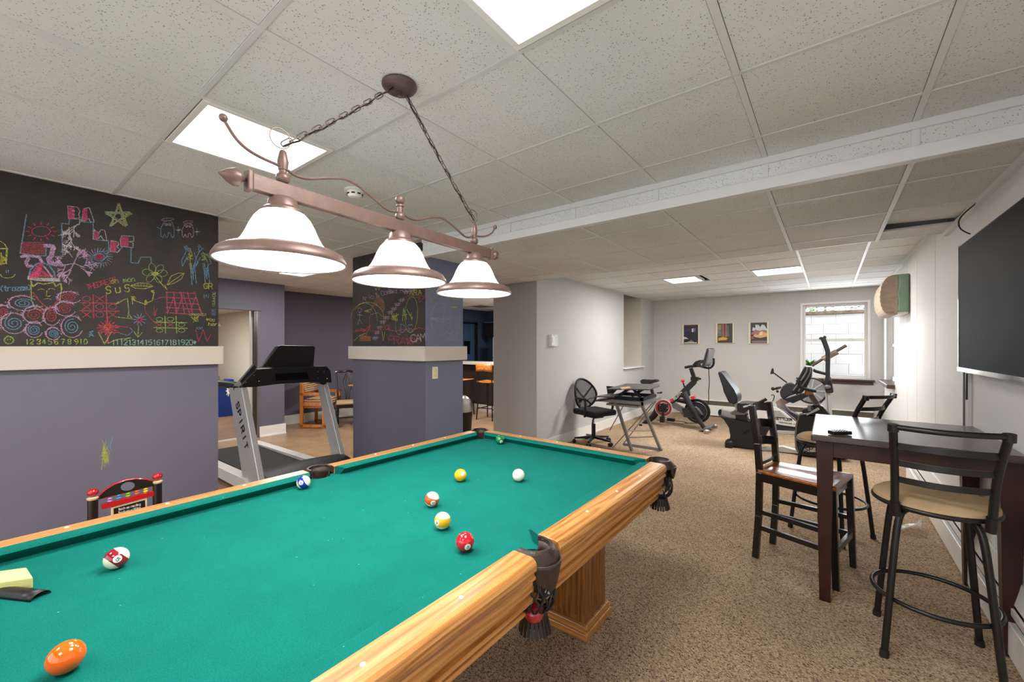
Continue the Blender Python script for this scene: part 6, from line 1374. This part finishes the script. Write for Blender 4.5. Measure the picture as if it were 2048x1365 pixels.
S('handlebar', MB().tube([c4(1485, 285), c4(1540, 272), c4(1600, 268), c4(1650, 265)], .024, 10, smooth=1).tube([c4(1600, 260, 7.65), c4(1690, 285, 7.6), c4(1740, 295, 7.6), c4(1780, 255, 7.6), c4(1780, 190, 7.6)], .019, 8, smooth=2).tube([c4(1600, 255, 7.95), c4(1640, 240, 8.0), c4(1700, 200, 8.0)], .019, 8, smooth=2).tube([c4(1490, 283, 7.6), c4(1492, 278, 8.0)], .02, 8), MT['black'])
S('elbow_rest', MB().prism([c4(1575, 255), c4(1605, 220), c4(1650, 205), c4(1650, 222), c4(1600, 262)], (0, .22, 0)), MT['black'], bevel=.01)
S('tablet', MB().prism([c4(1690, 268, 7.72), c4(1742, 88, 7.72), c4(1752, 86, 7.72), c4(1712, 272, 7.72)], (0, .50, 0)), MT['dark'], smooth=False, bevel=.004)
S('tablet_back', MB().prism([c4(1712, 262, 7.72), c4(1752, 96, 7.72), c4(1768, 100, 7.72), c4(1740, 240, 7.72)], (0, .40, 0)), MT['graymetal'], smooth=False, bevel=.004)
S('power_cord', MB().tube([c4(1725, 240), c4(1728, 320), c4(1735, 440), c4(1725, 540), c4(1730, 600), c4(1718, 660), c4(1700, 760, 8.2)], .007, 6, smooth=2), MT['black'])
S('front_stabilizer', MB().tube([c4(1690, 935, 7.50), c4(1700, 905, 8.1)], .026, 10), MT['black'])
S('front_plate', MB().prism([c4(1650, 905, 7.8), c4(1770, 880, 7.8), c4(1760, 895, 7.8), c4(1660, 920, 7.8)], (0, .4, 0)), MT['graymetal'], smooth=False)
for Y in (7.48, 8.10): S('transport_wheel', MB().cyl((AX(1410, 866, -1.64).x, Y, .035), (AX(1410, 866, -1.64).x, Y + .05, .035), .045).ball((-1.64, Y + .0, .05), .035, (1.4, .8, .8)), MT['steel'])
m_ = MB(); a = c4(1378, 622, YB_ - .037); b_ = c4(1428, 572, YB_ - .037); ax = (b_ - a).normalized(); nz = Vector((0, -1, 0)).cross(ax); nz = nz if nz.z > 0 else -nz
for s_ in letters('PELOTON', 0, 0, .034, 5.2): ribbon(m_, [a + ax * x + nz * y for x, y in s_], .006, (0, -1, 0))
m_.build('lettering', MT['trimw'], bk_, world=True, smooth=False, kind='stuff')
ps = thing('power_strip', 'black charger and tangled cords on the carpet under the spin bike', 'power strip', (AZ(1342, 843, 0.0).x, AZ(1342, 843, 0).y, 0))
MB().box((0, 0, .03), (.14, .08, .06)).build('charger', MT['black'], ps, smooth=False, bevel=.01)
MB().tube([(.07, 0, .02), (.2, .05, .01), (.35, -.05, .01), (.25, -.12, .01), (.45, .02, .01), (.5, .05, .01)], .006, 6, smooth=2).build('cord', MT['black'], ps)
MB().tube([(-.07, 0, .02), (-.3, -.05, .01), (-.1, -.18, .01), (.3, -.22, .01)], .005, 6, smooth=2).build('cord', MT['black'], ps)
# ================================================================ recumbent bike
YR = 6.85
rb_ = thing('recumbent_bike', 'black recumbent exercise bike with padded back behind the ladder back chair', 'exercise bike', (-.55, YR, 0)); S = mk(rb_)
def c6(x, y, Y=YR): return AY(1430 + x / 7.586, 720 + y / 7.586, Y)
def c8(x, y, Y=YR): return AY(1440 + x / 7.877, 780 + y / 7.877, Y)
def c5(x, y, Y=YR): return AY(1530 + x / 6.825, 660 + y / 6.825, Y)
S('back_pad', MB().prism([c6(80, 195, 6.78), c6(95, 172, 6.78), c6(125, 175, 6.78), c6(160, 215, 6.78), (c6(330, 450, 6.78)), c6(375, 560, 6.78), c6(372, 625, 6.78), c6(325, 662, 6.78), c6(250, 628, 6.78), c6(180, 485, 6.78), c6(95, 235, 6.78)], (0, .36, 0)), MT['vinylpad'], bevel=.035, seg=3)
S('back_shell', MB().prism([c6(135, 355), c6(180, 480), c6(255, 640), c6(230, 620), c6(160, 470)], (0, .3, 0)), MT['dark'], bevel=.008)
S('seat_pad', MB().prism([c6(360, 672), c6(375, 645), c6(470, 640), c6(650, 655), c6(660, 680), c6(560, 720), c6(470, 790), c6(370, 765)], (0, .36, 0)), MT['vinylpad'], bevel=.025, seg=3)
S('seat_bracket', MB().bar(c6(330, 660), c6(345, 745), .06, .04), MT['silver'], smooth=False)
for Y in (YR - .24, YR + .24):
    S('side_handle', MB().tube([c6(430, 720, Y), c6(560, 690, Y), c6(670, 655, Y)], .013, 8), MT['silver']); S('side_grip', MB().cyl(c6(670, 655, Y), c6(785, 592, Y), .022), MT['black'])
S('seat_carriage', MB().prism([c6(260, 785), c6(285, 768), c6(480, 770), c6(480, 820), c6(290, 818), c6(262, 805)], (0, .30, 0)), MT['graymetal'], smooth=False, bevel=.008)
S('seat_post', MB().prism([c6(320, 815), c6(495, 820), c6(505, 920), c6(330, 915)], (0, .14, 0)), MT['dark'], smooth=False)
S('rail', MB().prism([c6(85, 745), c6(500, 840), c6(500, 930), c6(85, 835)], (0, .12, 0)), MT['silver'], smooth=False)
S('rail_cap', MB().prism([c6(62, 770), c6(80, 745), c6(112, 750), c6(105, 830), c6(60, 820)], (0, .15, 0)), MT['black'], smooth=False, bevel=.008)
S('body_shroud', MB().prism([c6(60, 825), c6(110, 835), c6(330, 890), c6(600, 935), c6(850, 950), c6(835, 1040), c6(790, 1110), c6(765, 1180), c6(770, 1235), c6(590, 1340), c6(350, 1320), c6(240, 1215), c6(248, 1130), c6(225, 1010), c6(150, 895)], (0, .20, 0)), MT['dark'], bevel=.012)
S('shroud_line', MB().tube([c6(440, 1130, YR - .102), c6(455, 1095, YR - .102), c6(530, 1080, YR - .102)], .006, 6, smooth=1), MT['black'])
S('rear_wheel_cover', MB().ball(c8(190, 850, YR - .02), .085, (1.15, 1.5, .9)), MT['dark']); S('rear_wheel', MB().cyl(c8(135, 890, YR - .2) , c8(135, 890, YR - .14), .05), MT['rubber'])
S('base_beam', MB().prism([c8(540, 930), c8(760, 900), c8(990, 885), c8(1230, 950), c8(1240, 1000), c8(990, 975), c8(760, 950), c8(560, 960)], (0, .10, 0)), MT['lightgray'], smooth=False, bevel=.006)
S('front_housing', MB().prism([c8(1245, 385), c8(1330, 372), c8(1500, 400), c8(1800, 520), c8(1900, 800), c8(1850, 1010), c8(1480, 1040), c8(1250, 1010), c8(1190, 900), c8(1180, 700), c8(1200, 520)], (0, .20, 0)), MT['black'], bevel=.015)
S('housing_edge', MB().prism([c8(1247, 383, YR - .11), c8(1262, 385, YR - .11), c8(1215, 560, YR - .11), c8(1197, 760, YR - .11), c8(1212, 900, YR - .11), c8(1250, 1005, YR - .11), c8(1238, 1005, YR - .11), c8(1185, 900, YR - .11), c8(1178, 720, YR - .11), c8(1198, 520, YR - .11)], (0, .02, 0)), MT['graymetal'], smooth=False)
ovl = [c8(1450 + 160 * math.cos(t), 948 + 34 * math.sin(t), YR - .104) for t in [2 * PI * k / 28 for k in range(28)]]
S('logo_plate', MB().prism(ovl, (0, .006, 0)), MT['silver'], smooth=False)
m_ = MB(); a = c8(1330, 968, YR - .109); b_ = c8(1600, 975, YR - .109); ax = (b_ - a).normalized()
for s_ in letters('SPIRIT', 0, 0, .055, 5.8): ribbon(m_, [a + ax * x + Vector((0, 0, y)) for x, y in s_], .010, (0, -1, 0))
m_.build('lettering', MT['black'], rb_, world=True, smooth=False, kind='stuff')
S('front_foot', MB().ball(c8(1830, 1030, YR), .07, (2.0, 1.6, .75)), MT['black'])
S('pedal', MB().prism([c8(1290, 310, 6.72), c8(1330, 290, 6.72), c8(1460, 265, 6.72), c8(1470, 310, 6.72), c8(1400, 360, 6.72), c8(1300, 365, 6.72)], (0, .10, 0)), MT['dark'], bevel=.01)
S('pedal_strap', MB().prism([c8(1375, 250, 6.72), c8(1430, 235, 6.72), c8(1445, 325, 6.72), c8(1395, 335, 6.72)], (0, .12, 0)), MT['graymetal'], smooth=False, bevel=.006)
S('crank_arm', MB().bar(c8(1360, 390, 6.70), c8(1560, 295, 6.70), .03, .03), MT['steel'], smooth=False, bevel=.004)
S('mast', MB().bar(c5(610, 850), c5(740, 1080), .10, .07), MT['graymetal'], smooth=False, bevel=.006); S('mast_inlay', MB().bar(c5(622, 890, YR - .056), c5(715, 1010, YR - .056), .004, .05), MT['brownsill'], smooth=False)
S('mast_joint', MB().box(c5(605, 855), (.10, .11, .07)), plain('copper_joint', '#9a6038', .4), bevel=.015)
S('mast_base', MB().prism([c5(560, 1110), c5(640, 1030), c5(740, 1020), c5(790, 1040), c5(900, 1170), c5(560, 1160)], (0, .16, 0)), MT['black'], bevel=.012)
S('console', MB().prism([c5(365, 840), c5(545, 490), c5(580, 500), c5(640, 500), c5(655, 540), c5(640, 640), c5(570, 790), c5(500, 862), c5(400, 862)], (0, .30, 0)), MT['black'], bevel=.02, seg=3)
for k in (0, 1): S('console_ridge', MB().tube([c5(385 + 70 * k, 830 + 10 * k, YR - .155), c5(560 + 60 * k, 600, YR - .155), c5(582 + 40 * k, 505, YR - .155)], .010, 6, smooth=1), MT['graymetal'])
S('console_face', MB().prism([c5(425, 690), c5(465, 650), c5(455, 690), c5(430, 705)], (0, .24, 0)), MT['brownsill'], smooth=False)
S('console_handle', MB().tube([c5(480, 690, 6.62), c5(462, 730, 6.62), c5(480, 790, 6.62), c5(590, 820, 6.62), c5(700, 842, 6.62)], .020, 10, smooth=2), MT['black'])
# ================================================================ elliptical trainer
YE = 8.35
el = thing('elliptical_trainer', 'gray and white elliptical trainer with large spoked wheel under the window', 'elliptical', (-.35, YE, 0)); S = mk(el)
def e5(x, y, Y=YE): return AY(1530 + x / 6.825, 660 + y / 6.825, Y)
def e8(x, y, Y=YE): return AY(1440 + x / 7.877, 780 + y / 7.877, Y)
w3 = e5(630, 832); RE = .205
S('wheel_rim', MB().tube([w3 + Vector((RE * math.cos(t), 0, RE * math.sin(t))) for t in [2 * PI * k / 48 for k in range(48)]], .014, 8, closed=True), MT['black'])
S('wheel_disc', MB().lathe([(.02, -.008), (RE, -.006), (RE, .006), (.02, .008)], w3, 44, M90), MT['flywheel'])
for k in range(9): S('spoke', MB().bar(w3 + Vector((.03 * math.cos(k * .698), -.012, .03 * math.sin(k * .698))), w3 + Vector((RE * .95 * math.cos(k * .698), -.012, RE * .95 * math.sin(k * .698))), .022, .006, (0, 1, 0)), MT['silver'], smooth=False)
S('wheel_guard', MB().prism([e5(205, 850, 8.25), e5(235, 780, 8.25), e5(290, 730, 8.25), e5(350, 722, 8.25), e5(400, 732, 8.25), e5(430, 790, 8.25), e5(430, 870, 8.25), e5(340, 900, 8.25), e5(255, 950, 8.25), e5(220, 910, 8.25)], (0, .12, 0)), MT['dark'], bevel=.015)
S('pivot_arm', MB().prism([e5(250, 950, 8.18), e5(490, 870, 8.18), e5(600, 860, 8.18), e5(600, 905, 8.18), e5(480, 960, 8.18), e5(385, 1002, 8.18)], (0, .08, 0)), MT['black'], bevel=.01)
m_ = MB(); a = e5(505, 850, 8.12)
for s_ in letters('UNIX', 0, 0, .05, 5.2): ribbon(m_, [a + Vector((x, 0, y + x * -.12)) for x, y in s_], .010, (0, -1, 0))
m_.build('lettering', MT['trimw'], el, world=True, smooth=False, kind='stuff')
S('rear_strut', MB().bar(e5(300, 722), e5(120, 590), .022, .022), MT['black']); S('rear_pad', MB().prism([e5(72, 605), e5(95, 525), e5(122, 530), e5(128, 600)], (0, .08, 0)), MT['black'], bevel=.006)
S('rear_grip', MB().prism([e5(120, 800), e5(150, 785), e5(220, 772), e5(222, 800), e5(150, 822)], (0, .07, 0)).ball(e5(110, 806), .03).ball(e5(170, 842), .022), MT['dark'], bevel=.006)
S('bottle_hook', MB().tube([e5(85, 900), e5(100, 885), e5(128, 895), e5(125, 930), e5(105, 978)], .008, 6, smooth=2), MT['black'])
S('taupe_beam', MB().prism([e5(145, 985), e5(215, 935), e5(330, 960), e5(345, 985), e5(180, 1062)], (0, .08, 0)), MT['bronzepaint'], bevel=.006)
S('taupe_fork', MB().prism([e5(190, 1055), e5(270, 1020), e5(345, 1105), e5(300, 1120)], (0, .08, 0)), MT['graymetal'], bevel=.006)
S('white_shroud', MB().prism([e8(700, 380), e8(800, 260), e8(885, 262), e8(1010, 335), e8(1130, 430), e8(1212, 510), e8(1195, 582), e8(1000, 555), e8(700, 500)], (0, .16, 0)), MT['lightgray'], bevel=.012)
for k in range(6): S('vent_line', MB().bar(e8(800, 330 + 22 * k, YE - .082), e8(950 + 26 * k, 342 + 22 * k, YE - .082), .006, .008), MT['graymetal'], smooth=False)
m_ = MB(); a = e8(860, 468, YE - .086)
for s_ in letters('KETTLER', 0, 0, .040, 5.4): ribbon(m_, [a + Vector((x, 0, y)) for x, y in s_], .010, (0, -1, 0))
a = e8(925, 520, YE - .086)
for s_ in letters('CROSSTRAINER 4161', 0, 0, .022, 5.4): ribbon(m_, [a + Vector((x * .8, 0, y - x * .04)) for x, y in s_], .0035, (0, -1, 0))
m_.build('lettering', MT['brownsill'], el, world=True, smooth=False, kind='stuff')
S('dark_fender', MB().prism([e5(300, 1112), e5(350, 1104), e5(440, 1150), e5(470, 1200), e5(440, 1240), e5(400, 1190)], (0, .2, 0)), MT['dark'], bevel=.01)
for y0, y1, m2 in ((545, 622, 'dark'), (632, 690, 'silver'), (700, 765, 'black'), (790, 822, 'graymetal')):
    S('foot_beam', MB().prism([e8(720, y0 + 10), e8(940, y0), e8(1240, y0 + 20), e8(1240, y1 + 12), e8(940, y1), e8(720, y1)], (0, .12 if y0 < 700 else .3, 0)), MT[m2], smooth=False, bevel=.006)
S('upright', MB().bar(e5(858, 850), e5(880, 1180), .075, .075), MT['silver'], smooth=False, bevel=.008); S('upright_groove', MB().bar(e5(845, 870, YE - .04), e5(866, 1160, YE - .04), .012, .004), MT['bronzepaint'], smooth=False)
S('upright_cover', MB().prism([e5(800, 690), e5(830, 640), e5(900, 640), e5(935, 830), e5(930, 860), e5(830, 860), e5(815, 780)], (0, .16, 0)), MT['dark'], bevel=.02, seg=3)
S('joint_nut', MB().ball(e5(852, 780, YE - .09), .045, (1, .6, .8)), MT['graymetal'])
S('near_handle', MB().tube([e5(858, 700, 8.2), e5(856, 520, 8.2), e5(862, 330, 8.2), e5(850, 270, 8.2), e5(815, 175, 8.2), e5(790, 110, 8.2)], [.030, .030, .032, .034, .034, .036], 12, smooth=1), MT['dark'])
S('near_handle_fork', MB().ball(e5(768, 118, 8.2), .030, (1, 1, .8)).ball(e5(815, 105, 8.2), .028, (.8, 1, 1)), MT['dark'])
S('link_bar', MB().tube([e5(650, 545), e5(700, 570), e5(838, 605)], .024, 8), MT['black'])
S('far_handle', MB().cyl(e5(640, 492, 8.55), e5(800, 392, 8.55), .022), MT['brownarm']); S('far_handle_sleeve', MB().cyl(e5(790, 402, 8.55), e5(985, 298, 8.55), .048), MT['bronzepaint']); S('far_handle_grip', MB().tube([e5(965, 298, 8.55), e5(1110, 214, 8.55)], .024, 10), MT['brownarm'])
S('cable', MB().tube([e5(740, 960), e5(790, 930), e5(825, 935), e5(770, 990), e5(750, 1010)], .007, 6, smooth=1), MT['black'])
S('front_base', MB().box((e5(880, 1180).x, YE, .05), (.10, .6, .08)), MT['black'], smooth=False, bevel=.01)
